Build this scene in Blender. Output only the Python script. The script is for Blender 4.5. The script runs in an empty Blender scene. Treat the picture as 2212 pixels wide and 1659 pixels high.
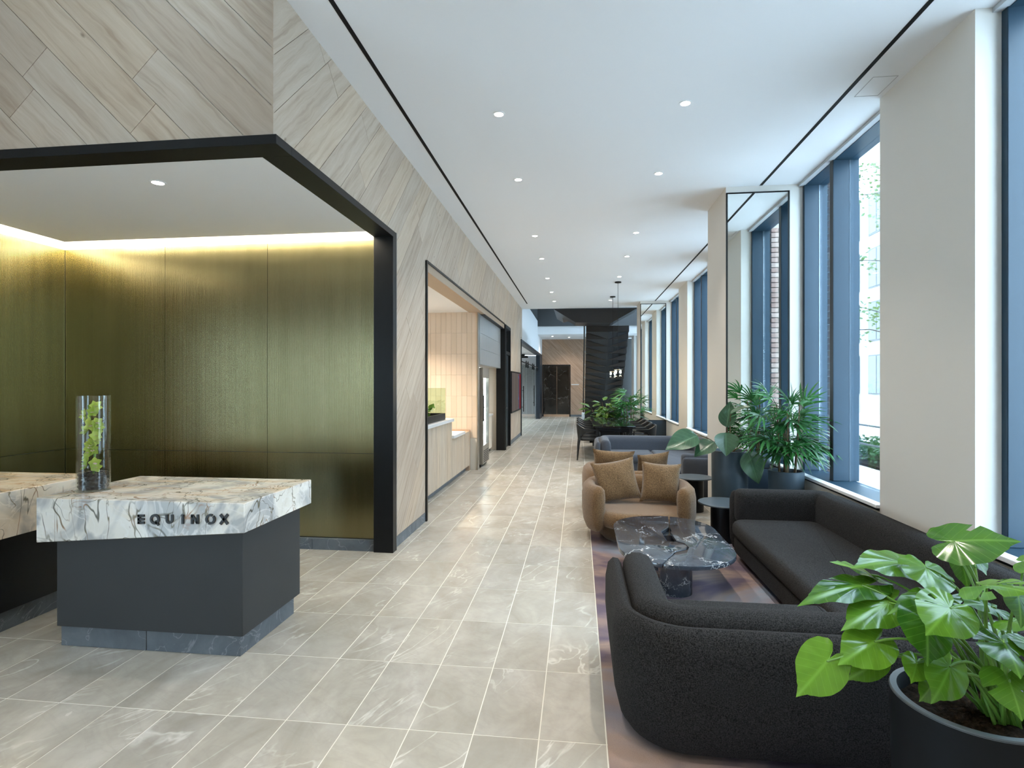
import bpy, bmesh, math, random
from mathutils import Vector, Matrix
random.seed(7)
PI = math.pi
SC = bpy.context.scene
COL = SC.collection
# ------------------------------------------------------------------ camera
F, CX, CY, H = 1195.0, 1106.0, 828.5, 1.63          # focal length in px of a 2212x1659 frame
YAW = math.atan(144.0 / F)
cd = bpy.data.cameras.new('camera'); cam = bpy.data.objects.new('camera', cd); COL.objects.link(cam)
cd.sensor_width = 36.0; cd.lens = 36.0 * F / 2212.0; cd.shift_y = (829.5 - CY) / 2212.0 * -1
cam.location = (0, 0, H); cam.rotation_euler = (PI / 2, 0, YAW); cd.clip_start = 0.05
SC.camera = cam
_c, _s = math.cos(YAW), math.sin(YAW)
def ray(u, v):
    a = (u - CX) / F; b = -(v - CY) / F
    return Vector((_c * a - _s, _s * a + _c, b))
def at_y(u, v, Y):
    r = ray(u, v); return Vector((0, 0, H)) + r * (Y / r.y)
# ------------------------------------------------------------------ world / light / exposure
w = bpy.data.worlds.new('world'); SC.world = w; w.use_nodes = True
nt = w.node_tree; nt.nodes.clear()
bg = nt.nodes.new('ShaderNodeBackground'); wo = nt.nodes.new('ShaderNodeOutputWorld')
bg.inputs[0].default_value = (0.60, 0.81, 1.0, 1); bg.inputs[1].default_value = 7.6
nt.links.new(bg.outputs[0], wo.inputs[0])
SC.view_settings.view_transform = 'Standard'; SC.view_settings.look = 'None'
SC.view_settings.gamma = 1.0; SC.view_settings.use_curve_mapping = False
SC.view_settings.exposure = 1.06
SPOT_W = 60.0
COVE_E = 60.0

# ------------------------------------------------------------------ material helpers
class NG:
    def __init__(s, name):
        s.m = bpy.data.materials.new(name); s.m.use_nodes = True
        s.t = s.m.node_tree; s.t.nodes.clear()
        s.out = s.t.nodes.new('ShaderNodeOutputMaterial')
    def n(s, typ, **kw):
        nd = s.t.nodes.new('ShaderNode' + typ)
        for k, v in kw.items():
            if k.startswith('_'): setattr(nd, k[1:], v)
            else:
                key = int(k[1:]) if k[0] == 'i' and k[1:].isdigit() else k.replace('__', ' ')
                s.set(nd.inputs[key], v)
        return nd
    def set(s, inp, v):
        if hasattr(v, 'is_output'): s.t.links.new(v, inp)
        elif isinstance(v, (tuple, list)) and len(v) == 3 and inp.type == 'RGBA': inp.default_value = (*v, 1)
        else: inp.default_value = v
    def math(s, op, a, b=0.0, c=0.0):
        nd = s.t.nodes.new('ShaderNodeMath'); nd.operation = op
        s.set(nd.inputs[0], a); s.set(nd.inputs[1], b); s.set(nd.inputs[2], c); return nd.outputs[0]
    def vmath(s, op, a, b):
        nd = s.t.nodes.new('ShaderNodeVectorMath'); nd.operation = op
        s.set(nd.inputs[0], a); s.set(nd.inputs[1], b); return nd.outputs[0]
    def ramp(s, fac, stops, interp='LINEAR'):
        nd = s.t.nodes.new('ShaderNodeValToRGB'); cr = nd.color_ramp; cr.interpolation = interp
        while len(cr.elements) < len(stops): cr.elements.new(0.5)
        for e, (p, c) in zip(cr.elements, stops):
            e.position = p; e.color = (*c, 1) if not isinstance(c, float) else (c, c, c, 1)
        s.set(nd.inputs[0], fac); return nd.outputs[0]
    def mix(s, fac, a, b, mode='MIX'):
        nd = s.t.nodes.new('ShaderNodeMix'); nd.data_type = 'RGBA'; nd.blend_type = mode
        s.set(nd.inputs[0], fac); s.set(nd.inputs[6], a); s.set(nd.inputs[7], b); return nd.outputs[2]
    def noise(s, vec, scale, detail=4, rough=.55, dist=0.0):
        nd = s.n('TexNoise', Scale=scale, Detail=detail, Roughness=rough, Distortion=dist)
        if vec is not None: s.set(nd.inputs['Vector'], vec)
        return nd.outputs[0]
    def pos(s): return s.n('NewGeometry').outputs['Position']
    def obj(s): return s.n('TexCoord').outputs['Object']
    def uv(s): return s.n('TexCoord').outputs['UV']
    def bump(s, h, strength=.3, dist=.01):
        return s.n('Bump', Height=h, Strength=strength, Distance=dist).outputs[0]
    def pr(s, col, rough=.5, metal=0.0, normal=None, spec=.5, **kw):
        p = s.t.nodes.new('ShaderNodeBsdfPrincipled')
        s.set(p.inputs['Base Color'], col); s.set(p.inputs['Roughness'], rough); s.set(p.inputs['Metallic'], metal)
        p.inputs['Specular IOR Level'].default_value = spec
        if normal is not None: s.set(p.inputs['Normal'], normal)
        for k, v in kw.items(): s.set(p.inputs[k.replace('__', ' ')], v)
        return p.outputs[0]
    def done(s, sh):
        s.t.links.new(sh, s.out.inputs[0]); return s.m

def plain(name, col, rough=.5, metal=0.0, spec=.5, var=0.0, scale=3.0, bump=0.0, bscale=60.0, **kw):
    g = NG(name); p = g.obj()
    c = col
    if var > 0:
        nz = g.noise(p, scale, 5)
        c = g.ramp(nz, [(.3, tuple(x * (1 - var) for x in col)), (.7, tuple(min(1, x * (1 + var)) for x in col))])
    nrm = g.bump(g.noise(p, bscale, 3), bump, .004) if bump > 0 else None
    return g.done(g.pr(c, rough, metal, nrm, spec, **kw))
def emit(name, col, strength):
    g = NG(name); e = g.n('Emission', Color=col, Strength=strength); return g.done(e.outputs[0])
def glassy(name, tint=(1, 1, 1), refl=.07, rough=0.0, grey=0.0):
    g = NG(name)
    tr = g.n('BsdfTransparent', Color=tint).outputs[0]
    gl = g.n('BsdfGlossy', Color=(1, 1, 1), Roughness=rough).outputs[0]
    fr = g.n('LayerWeight', Blend=.12).outputs['Fresnel']
    fac = g.math('MAXIMUM', g.math('MULTIPLY', fr, .55), refl)
    return g.done(g.n('MixShader', i0=fac, i1=tr, i2=gl).outputs[0])

M = {}
M['white'] = plain('white_paint', (.80, .81, .82), .65, spec=.25)
M['ceil'] = plain('ceiling_paint', (.80, .81, .83), .6, spec=.25)
M['cream'] = plain('pier_paint', (.70, .67, .62), .6, spec=.3, var=.015, scale=.8)
M['black'] = plain('black_steel', (.007, .008, .009), .42, .0, spec=.25, var=.2, scale=2)
M['slot'] = plain('slot_black', (.006, .006, .007), .7, spec=.2)
M['blue'] = plain('blue_grey_aluminium', (.012, .036, .060), .42, .0, spec=.4, var=.08, scale=1.5)
M['gasket'] = plain('pale_gasket', (.10, .14, .18), .5)
M['dark_gasket_shadow'] = plain('black_gasket_and_shadow', (.01, .012, .015), .5)
M['pane'] = glassy('window_glass', (.97, .99, 1.0), .05)
M['clear'] = glassy('clear_glass', (.95, .985, .975), .08)
M['mirror'] = plain('mirror_silver', (.93, .96, .94), .004, 1.0)
M['steel'] = plain('brushed_steel', (.55, .53, .50), .28, 1.0, var=.05)
M['brass'] = plain('pale_copper_trim', (.72, .52, .38), .3, .8)
M['grey_body'] = plain('graphite_lacquer', (.044, .046, .047), .5, .0, spec=.22, var=.06, scale=1.2)
M['dark_body'] = plain('black_lacquer', (.006, .008, .010), .35, spec=.3)
M['table_top'] = plain('side_table_grey', (.085, .11, .13), .32, .2)
M['concrete_blue'] = plain('blue_grey_planter', (.045, .068, .088), .42, .0, var=.12, scale=5)
M['pot_dark'] = plain('charcoal_planter', (.008, .010, .0115), .55, .0, spec=.18, var=.15, scale=6)
M['pot_rim'] = plain('planter_rim', (.11, .125, .135), .45, .1)
M['letter'] = plain('letter_black', (.01, .01, .01), .45)
M['chair_black'] = plain('chair_black', (.010, .012, .014), .42, spec=.4, var=.2, scale=8)
M['gloss_black'] = plain('gloss_black_top', (.006, .007, .008), .05, spec=.6)
M['stairm'] = plain('stair_steel', (.012, .014, .018), .38, .0, spec=.5, var=.1)
M['darkpanel'] = plain('dark_grey_panel', (.07, .075, .08), .55)
M['plate'] = plain('white_plate', (.7, .7, .7), .4)
M['lamp'] = emit('downlight_glow', (1, .95, .86), 40)
M['bulb'] = emit('pendant_glow', (1, .80, .50), 90)
M['cove'] = emit('cove_led', (1, .86, .64), COVE_E)
M['fridge_glow'] = emit('fridge_led', (.88, .96, 1.0), 5)
M['quartz'] = plain('white_quartz', (.72, .72, .72), .3, var=.03)
M['warmwall'] = plain('warm_wall', (.78, .68, .56), .6)
M['stone_black'] = plain('black_pebble', (.004, .004, .005), .3)
M['bark'] = plain('bark', (.06, .047, .037), .85, var=.3, scale=9, bump=.6)
M['brownstem'] = plain('palm_stem', (.12, .075, .035), .8, var=.35, scale=30)
M['sidewalk'] = plain('pale_paving', (.55, .55, .54), .85, var=.06, scale=1.2)
M['facade'] = plain('white_facade', (.30, .31, .32), .6)
M['facade_glass'] = plain('facade_window', (.025, .04, .055), .2, .0)
M['rail'] = plain('railing_black', (.01, .012, .014), .4)
M['mortar'] = plain('mortar', (.45, .43, .41), .9)

def mat_soil():
    g = NG('soil'); p = g.obj(); nz = g.noise(p, 60, 6, .7)
    c = g.ramp(nz, [(.3, (.006, .004, .003)), (.55, (.03, .019, .012)), (.8, (.10, .065, .04))])
    return g.done(g.pr(c, .95, normal=g.bump(nz, 1.0, .02), spec=.1))
M['soil'] = mat_soil()

def mat_brick():
    g = NG('brick'); r = g.n('ObjectInfo').outputs['Random']
    c = g.ramp(r, [(0, (.30, .16, .12)), (.5, (.42, .27, .22)), (1, (.52, .40, .34))])
    nz = g.noise(g.obj(), 40, 5)
    return g.done(g.pr(g.mix(.35, c, g.ramp(nz, [(.3, (.2, .12, .1)), (.7, (.6, .45, .4))])), .85))
M['brick'] = mat_brick()

def mat_wood(name, dark, mid, light, gscale=1.0):
    g = NG(name); uv = g.uv(); rnd = g.n('ObjectInfo').outputs['Random']
    off = g.n('CombineXYZ', X=g.math('MULTIPLY', rnd, 37.0), Y=g.math('MULTIPLY', rnd, 91.0)).outputs[0]
    v = g.vmath('ADD', uv, off)
    st = g.vmath('MULTIPLY', v, (.55 * gscale, 11.0 * gscale, 1))
    warp = g.noise(g.vmath('MULTIPLY', v, (1.3, 3.2, 1)), 2.0, 3)
    st2 = g.vmath('ADD', st, g.n('CombineXYZ', Y=g.math('MULTIPLY', warp, .9)).outputs[0])
    grain = g.noise(st2, 2.0, 5, .6, .15)
    fine = g.noise(g.vmath('MULTIPLY', v, (6, 110, 1)), 3.0, 3, .5)
    blot = g.noise(g.vmath('MULTIPLY', v, (1.2, 2.6, 1)), 1.6, 4, .6)
    c = g.ramp(grain, [(.30, dark), (.47, mid), (.68, light)])
    c = g.mix(g.math('MULTIPLY', g.ramp(blot, [(.50, 0.0), (.75, 1.0)]), .26), c, tuple(x * k for x, k in zip(mid, (.62, .52, .43))))
    vor = g.n('TexVoronoi', Scale=1.0, _feature='F1'); g.set(vor.inputs['Vector'], g.vmath('MULTIPLY', v, (2.1, 4.2, 1)))
    kn = g.ramp(vor.outputs['Distance'], [(.015, 1.0), (.06, 0.0)])
    c = g.mix(g.math('MULTIPLY', kn, .6), c, (.11, .065, .035))
    c = g.mix(g.math('MULTIPLY', fine, .13), c, tuple(x * .55 for x in mid))
    tone = g.ramp(rnd, [(0, (.86, .83, .815)), (.3, (1, 1, 1)), (.55, (.90, .895, .90)), (.8, (1.02, .985, .94)), (1, (.94, .90, .85))])
    c = g.mix(1.0, c, tone, 'MULTIPLY')
    return g.done(g.pr(c, .5, normal=g.bump(grain, .12, .004), spec=.3))
M['oak'] = mat_wood('pale_oak', (.40, .305, .225), (.525, .43, .335), (.60, .51, .415))
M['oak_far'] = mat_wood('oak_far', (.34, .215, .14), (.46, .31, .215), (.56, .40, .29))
M['slat'] = mat_wood('ash_slat', (.42, .33, .24), (.58, .48, .37), (.68, .58, .47), 1.6)

TX, TY, TX0, TY0 = .3065, .605, -.181, 3.135
def mat_tile():
    g = NG('stone_tile'); p = g.pos()
    sp = g.n('SeparateXYZ', Vector=p)
    ix = g.math('FLOOR', g.math('DIVIDE', g.math('SUBTRACT', sp.outputs[0], TX0), TX))
    iy = g.math('FLOOR', g.math('DIVIDE', g.math('SUBTRACT', sp.outputs[1], TY0), TY))
    cell = g.n('CombineXYZ', X=ix, Y=iy).outputs[0]
    wn = g.n('TexWhiteNoise', Vector=cell)
    off = g.vmath('MULTIPLY', wn.outputs['Color'], (31.0, 57.0, 13.0))
    v = g.vmath('ADD', p, off)
    big = g.noise(g.vmath('MULTIPLY', v, (2.6, 1.5, 1)), 1.3, 5, .6, .8)
    grain = g.noise(v, 16, 4, .6)
    c = g.ramp(big, [(.28, (.345, .315, .268)), (.5, (.425, .393, .34)), (.72, (.515, .48, .425))])
    rot = g.n('VectorRotate', Vector=v, Angle=.55, _rotation_type='Z_AXIS').outputs[0]
    vein = g.noise(g.vmath('MULTIPLY', rot, (3.4, 1.1, 1)), 1.0, 4, .5, 1.4)
    vl = g.ramp(g.math('ABSOLUTE', g.math('SUBTRACT', vein, .5)), [(.0, 1.0), (.018, 0.0)])
    gate = g.ramp(g.noise(v, 1.7, 2), [(.47, 0.0), (.60, 1.0)])
    c = g.mix(g.math('MULTIPLY', g.math('MULTIPLY', vl, gate), .6), c, (.78, .755, .70))
    band = g.noise(g.vmath('MULTIPLY', rot, (1.6, 5.0, 1)), .9, 3, .5, 2.0)
    bl = g.ramp(g.math('ABSOLUTE', g.math('SUBTRACT', band, .46)), [(.0, 1.0), (.045, 0.0)])
    c = g.mix(g.math('MULTIPLY', bl, .12), c, (.27, .245, .21))
    c = g.mix(g.math('MULTIPLY', g.ramp(grain, [(.45, 0.0), (.7, 1.0)]), .22), c, (.31, .28, .24))
    c = g.mix(1.0, c, g.ramp(wn.outputs['Value'], [(0, (.93, .93, .94)), (1, (1.05, 1.045, 1.03))]), 'MULTIPLY')
    r = g.math('ADD', .20, g.math('MULTIPLY', big, .10))
    return g.done(g.pr(c, r, normal=g.bump(big, .02, .004), spec=.5))
M['tile'] = mat_tile()
M['grout'] = plain('grout', (.72, .685, .61), .7)
def mat_bluestone():
    g = NG('blue_stone'); p = g.obj(); r = g.n('ObjectInfo').outputs['Random']
    v = g.vmath('ADD', p, g.n('CombineXYZ', X=g.math('MULTIPLY', r, 20.0)).outputs[0])
    nz = g.noise(v, 4, 6, .62, .6); fine = g.noise(v, 70, 4)
    c = g.ramp(nz, [(.3, (.085, .10, .118)), (.55, (.135, .155, .175)), (.8, (.21, .225, .24))])
    ve = g.noise(v, 3.0, 4, .5, 1.5)
    vl = g.ramp(g.math('ABSOLUTE', g.math('SUBTRACT', ve, .5)), [(.0, .7), (.012, 0.0)])
    c = g.mix(g.math('MULTIPLY', vl, .6), c, (.45, .46, .47)); c = g.mix(g.math('MULTIPLY', fine, .3), c, (.07, .08, .09))
    return g.done(g.pr(c, .5))
M['bluestone'] = mat_bluestone()

def mat_onyx(name, tint):
    g = NG(name); p = g.pos()
    cl = g.noise(p, 1.9, 5, .55, 1.2)
    c = g.ramp(cl, [(.25, (.66, .60, .50)), (.42, (.82, .78, .70)), (.60, (.86, .83, .77)), (.80, (.84, .72, .56))])
    gm = g.ramp(g.noise(g.vmath('ADD', p, (7, 3, 1)), 2.3, 3, .5, 1.6), [(.47, 0.0), (.60, 1.0)])
    c = g.mix(g.math('MULTIPLY', gm, .78), c, (.36, .375, .39))
    ws = g.noise(g.vmath('ADD', p, (2, 8, 4)), 4.0, 4, .5, 1.6)
    c = g.mix(g.ramp(g.math('ABSOLUTE', g.math('SUBTRACT', ws, .5)), [(.0, .5), (.03, 0.0)]), c, (.90, .88, .84))
    st = g.noise(g.vmath('MULTIPLY', p, (1.2, 6.0, 1.2)), 1.6, 4, .6, .8)
    up = g.n('SeparateXYZ', Vector=g.n('NewGeometry').outputs['Normal']).outputs[2]
    c = g.mix(g.math('MULTIPLY', g.math('MAXIMUM', up, 0.0), g.ramp(st, [(.45, 0.0), (.70, .75)])), c, (.72, .50, .30))  # warm streaks on upward faces: orange veins plus cove light painted in
    for q, (sc, wd, amt, gs, sv) in enumerate(((2.2, .0075, .95, 2.6, (1, 1, .5)), (3.0, .0075, .9, 2.2, (1.3, 1, .7)), (4.0, .010, .85, 3.0, (.8, 1.2, 1)), (3.4, .007, .9, 2.4, (1.8, 1, .4)))):
        v = g.vmath('ADD', g.vmath('MULTIPLY', p, sv), (q * 5.3, q * 2.1, q * 3.7))
        nz = g.noise(v, sc, 3, .5, .6)
        ln = g.ramp(g.math('ABSOLUTE', g.math('SUBTRACT', nz, .5)), [(.0, 1.0), (wd * .5, .8), (wd, 0.0)])
        gate = g.ramp(g.noise(g.vmath('ADD', p, (q * 3.1, 1, 0)), gs, 3), [(.46, 0.0), (.54, 1.0)])
        vc = g.ramp(g.noise(p, 6.0, 2), [(.40, (.06, .058, .035)), (.52, (.15, .12, .05)), (.62, (.36, .17, .07))])
        c = g.mix(g.math('MULTIPLY', g.math('MULTIPLY', ln, gate), amt), c, vc)
    c = g.mix(1.0, c, tint, 'MULTIPLY')
    return g.done(g.pr(c, .16, spec=.5))
M['onyx'] = mat_onyx('veined_onyx', (1, 1, 1))
M['onyx_pink'] = mat_onyx('veined_pink_onyx', (1.0, .90, .80))

def mat_blackmarble(name='black_marble', base=(.018, .021, .026), scl=3.2, amount=1.0, rough=.07):
    g = NG(name); p = g.obj()
    wob = g.n('TexNoise', Scale=4.5, Detail=5.0, Roughness=.62); g.set(wob.inputs['Vector'], p)
    pw = g.vmath('ADD', p, g.vmath('MULTIPLY', g.vmath('SUBTRACT', wob.outputs['Color'], (.5, .5, .5)), (.45, .45, .45)))
    c = g.ramp(g.noise(pw, 3, 5), [(.3, base), (.75, tuple(x * 4.0 for x in base))])
    for sc, wd, lo in ((scl, .016, .47), (scl * 2.4, .022, .56)):
        vo = g.n('TexVoronoi', Scale=sc, _feature='DISTANCE_TO_EDGE'); g.set(vo.inputs['Vector'], pw)
        ln = g.ramp(vo.outputs['Distance'], [(.0, 1.0), (wd * .45, .55), (wd, 0.0)])
        gate = g.ramp(g.noise(g.vmath('ADD', p, (sc, 2, 0)), 2.6, 4, .65), [(lo, 0.0), (lo + .16, 1.0)])
        c = g.mix(g.math('MULTIPLY', g.math('MULTIPLY', ln, gate), amount), c, (.75, .75, .74))
    return g.done(g.pr(c, rough, spec=.6))
M['blackmarble'] = mat_blackmarble()
M['doormarble'] = mat_blackmarble('bronze_black_marble', (.006, .005, .004), .9, .25, .08)

def mat_fabric(name, dark, light, scale=260, rough=.95, bump=.5, sheen=.2):
    g = NG(name); p = g.obj(); nz = g.noise(p, scale, 3, .7); big = g.noise(p, 6, 3)
    c = g.ramp(nz, [(.36, dark), (.64, light)])
    c = g.mix(g.math('MULTIPLY', big, .25), c, dark)
    return g.done(g.pr(c, rough, normal=g.bump(nz, bump, .006), spec=.15, **{'Sheen Weight': sheen, 'Sheen Roughness': .5}))
M['sofa'] = mat_fabric('charcoal_boucle', (.0025, .0026, .003), (.050, .047, .046), 190, bump=.7, sheen=.02)
M['sofa2'] = mat_fabric('slate_blue_felt', (.042, .048, .060), (.090, .10, .122), 320, bump=.25, sheen=.15)
M['plinth'] = plain('sofa_plinth', (.01, .01, .011), .8)
M['teddy'] = mat_fabric('camel_teddy', (.10, .053, .021), (.235, .135, .062), 110, bump=.9, sheen=.3)
M['teddy_cush'] = mat_fabric('camel_teddy_cushion', (.10, .058, .024), (.25, .15, .072), 100, bump=1.0, sheen=.3)

def mat_rug():
    g = NG('watercolour_rug'); p = g.pos()
    a = g.noise(p, .75, 4, .55, 1.6); b = g.noise(g.vmath('ADD', p, (9, 4, 0)), 1.1, 3, .5, 1.0); f = g.noise(p, 240, 2)
    c = g.ramp(a, [(.30, (.06, .05, .07)), (.42, (.15, .115, .15)), (.52, (.38, .27, .22)), (.62, (.32, .30, .34)), (.72, (.24, .32, .41))])
    c = g.mix(g.ramp(b, [(.45, 0.0), (.65, .6)]), c, (.12, .09, .12))
    c = g.mix(g.math('MULTIPLY', f, .3), c, (.07, .06, .06))
    return g.done(g.pr(c, .95, normal=g.bump(f, .4, .004), spec=.1))
M['rug'] = mat_rug()

def mat_bronze():
    g = NG('fluted_bronze'); p = g.pos()
    nz = g.noise(g.vmath('MULTIPLY', p, (9, 9, .5)), 1.0, 3)
    c = g.ramp(nz, [(.3, (.245, .22, .115)), (.7, (.28, .25, .135))])
    return g.done(g.pr(c, g.math('ADD', .22, g.math('MULTIPLY', nz, .05)), 1.0))
M['bronze'] = mat_bronze()

def mat_leaf(name, dark, light, rough=.32, trans=.35, vein=.0):
    g = NG(name); uv = g.uv(); r = g.n('ObjectInfo').outputs['Random']
    nz = g.noise(g.obj(), 9, 3)
    k = g.math('ADD', g.math('MULTIPLY', nz, .6), g.math('MULTIPLY', r, .45))
    c = g.ramp(k, [(.25, dark), (.80, light)])
    if vein > 0:
        sx = g.n('SeparateXYZ', Vector=uv)
        ay = g.math('ABSOLUTE', sx.outputs[1])
        mid = g.ramp(ay, [(.0, 1.0), (.035, 0.0)])
        lat = g.math('ABSOLUTE', g.math('SUBTRACT', g.math('FRACT', g.math('MULTIPLY', g.math('SUBTRACT', sx.outputs[0], g.math('MULTIPLY', ay, .75)), 7.0)), .5))
        lat = g.ramp(lat, [(.0, .55), (.07, 0.0)])
        vv = g.math('MAXIMUM', mid, lat)
        c = g.mix(g.math('MULTIPLY', vv, vein), c, tuple(min(1, x * 1.7 + .04) for x in light))
    p = g.pr(c, rough, spec=.5)
    tl = g.n('BsdfTranslucent', Color=g.mix(.5, c, tuple(min(1, x * 1.5) for x in light))).outputs[0]
    return g.done(g.n('MixShader', i0=trans, i1=p, i2=tl).outputs[0])
M['monstera'] = mat_leaf('monstera_leaf', (.018, .085, .008), (.14, .32, .028), .20, .30, .4)
M['monstera_stem'] = plain('monstera_petiole', (.12, .26, .04), .4, var=.2, scale=10)
M['palm'] = mat_leaf('palm_leaf', (.010, .065, .018), (.05, .20, .05), .25, .2)
M['rubber'] = mat_leaf('rubber_leaf', (.014, .055, .024), (.07, .15, .075), .28, .1, .5)
M['croton'] = mat_leaf('croton_leaf', (.010, .06, .012), (.10, .19, .03), .3, .2)
M['orchid'] = mat_leaf('orchid_petal', (.26, .40, .03), (.58, .68, .16), .45, .35)
M['orchid_lip'] = plain('orchid_lip', (.75, .55, .50), .5, var=.3, scale=60)
M['tree_leaf'] = mat_leaf('street_tree_leaf', (.05, .10, .022), (.13, .18, .05), .5, .35)
M['hedge'] = mat_leaf('hedge_leaf', (.015, .05, .012), (.06, .11, .03), .5, .3)

# ------------------------------------------------------------------ mesh helpers
class MB:
    def __init__(s): s.v = []; s.f = []; s.uv = None
    def add(s, vs, fs):
        b = len(s.v); s.v += [tuple(x) for x in vs]; s.f += [tuple(i + b for i in f) for f in fs]; return s
    def box(s, x0, x1, y0, y1, z0, z1):
        return s.add([(x0, y0, z0), (x1, y0, z0), (x1, y1, z0), (x0, y1, z0), (x0, y0, z1), (x1, y0, z1), (x1, y1, z1), (x0, y1, z1)],
                     [(0, 3, 2, 1), (4, 5, 6, 7), (0, 1, 5, 4), (1, 2, 6, 5), (2, 3, 7, 6), (3, 0, 4, 7)])
    def prism(s, poly, z0, z1, ax='z'):
        n = len(poly)
        def P(p, h): return (p[0], p[1], h) if ax == 'z' else ((p[0], h, p[1]) if ax == 'y' else (h, p[0], p[1]))
        vs = [P(p, z0) for p in poly] + [P(p, z1) for p in poly]
        fs = [tuple(range(n))[::-1], tuple(range(n, 2 * n))] + [(i, (i + 1) % n, n + (i + 1) % n, n + i) for i in range(n)]
        return s.add(vs, fs)
    def lathe(s, prof, n=32, c=(0, 0), cap=True):
        vs = []; fs = []
        for r, z in prof:
            for i in range(n):
                a = 2 * PI * i / n; vs.append((c[0] + r * math.cos(a), c[1] + r * math.sin(a), z))
        m = len(prof)
        for j in range(m - 1):
            for i in range(n):
                k = (i + 1) % n; fs.append((j * n + i, j * n + k, (j + 1) * n + k, (j + 1) * n + i))
        if cap: fs.append(tuple(range(n))[::-1]); fs.append(tuple((m - 1) * n + i for i in range(n)))
        return s.add(vs, fs)
    def tube(s, pts, rad, n=8):
        pts = [Vector(p) for p in pts]; m = len(pts)
        if not isinstance(rad, (list, tuple)): rad = [rad] * m
        vs = []; fs = []; up = Vector((0, 0, 1)); prev = None
        for i, p in enumerate(pts):
            d = (pts[min(i + 1, m - 1)] - pts[max(i - 1, 0)]).normalized()
            if prev is None:
                a = d.cross(up if abs(d.z) < .9 else Vector((1, 0, 0))).normalized()
            else:
                a = (prev - d * prev.dot(d)).normalized()
            prev = a; b = d.cross(a)
            for k in range(n):
                t = 2 * PI * k / n; vs.append(p + (a * math.cos(t) + b * math.sin(t)) * rad[i])
        for j in range(m - 1):
            for k in range(n):
                q = (k + 1) % n; fs.append((j * n + k, j * n + q, (j + 1) * n + q, (j + 1) * n + k))
        fs.append(tuple(range(n))[::-1]); fs.append(tuple((m - 1) * n + k for k in range(n)))
        return s.add(vs, fs)
    def sphere(s, c, r, nu=10, nv=6, sc=(1, 1, 1)):
        prof = []
        vs = []; fs = []
        for j in range(nv + 1):
            t = PI * j / nv
            for i in range(nu):
                a = 2 * PI * i / nu
                vs.append((c[0] + r * sc[0] * math.sin(t) * math.cos(a), c[1] + r * sc[1] * math.sin(t) * math.sin(a), c[2] - r * sc[2] * math.cos(t)))
        for j in range(nv):
            for i in range(nu):
                k = (i + 1) % nu; fs.append((j * nu + i, j * nu + k, (j + 1) * nu + k, (j + 1) * nu + i))
        return s.add(vs, fs)
    def mesh(s, name, smooth=False, bevel=0.0, seg=2, angle=40, merge=False):
        me = bpy.data.meshes.new(name); me.from_pydata(s.v, [], s.f); me.validate()
        if s.uv:
            ul = me.uv_layers.new(name='UVMap')
            for lp in me.loops: ul.data[lp.index].uv = s.uv[lp.vertex_index]
        bm = bmesh.new(); bm.from_mesh(me)
        if merge: bmesh.ops.remove_doubles(bm, verts=bm.verts, dist=1e-5)
        bmesh.ops.recalc_face_normals(bm, faces=bm.faces)
        if bevel > 0:
            ed = [e for e in bm.edges if len(e.link_faces) == 2 and e.calc_face_angle(0) > .5]
            bmesh.ops.bevel(bm, geom=ed, offset=bevel, segments=seg, profile=.5, affect='EDGES', clamp_overlap=True)
        bm.to_mesh(me); bm.free()
        if smooth or bevel > 0:
            for p in me.polygons: p.use_smooth = True
            me.set_sharp_from_angle(angle=math.radians(angle))
        return me
    def build(s, name, mat, parent=None, **kw):
        return link(name, s.mesh(name, **kw), mat, parent)
def link(name, me, mat, parent=None):
    o = bpy.data.objects.new(name, me); COL.objects.link(o)
    mt = M[mat] if isinstance(mat, str) else mat
    if not me.materials: me.materials.append(mt)
    if parent is not None:
        o.parent = parent; o.matrix_parent_inverse = Matrix.Translation(-parent.location)
    return o
def tag(o, label=None, cat=None, group=None, kind=None):
    if label: o['label'] = label
    if cat: o['category'] = cat
    if group: o['group'] = group
    if kind: o['kind'] = kind
    return o
def thing(name, label, cat, loc=(0, 0, 0), group=None):
    o = bpy.data.objects.new(name, None); COL.objects.link(o); o.location = loc; o.empty_display_size = .1
    return tag(o, label, cat, group)
def struct_root(name, loc=(0, 0, 0), label=None):
    o = bpy.data.objects.new(name, None); COL.objects.link(o); o.location = loc; o.empty_display_size = .1
    return tag(o, label, None, None, 'structure')
def struct(name, mb, mat, label=None, **kw):
    return tag(mb.build(name, mat, **kw), label, None, None, 'structure')
def box(x0, x1, y0, y1, z0, z1): return MB().box(x0, x1, y0, y1, z0, z1)
def copy_tree(o, parent=None):
    c = o.copy(); COL.objects.link(c); c.parent = parent
    for ch in list(o.children): copy_tree(ch, c)
    return c
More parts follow.
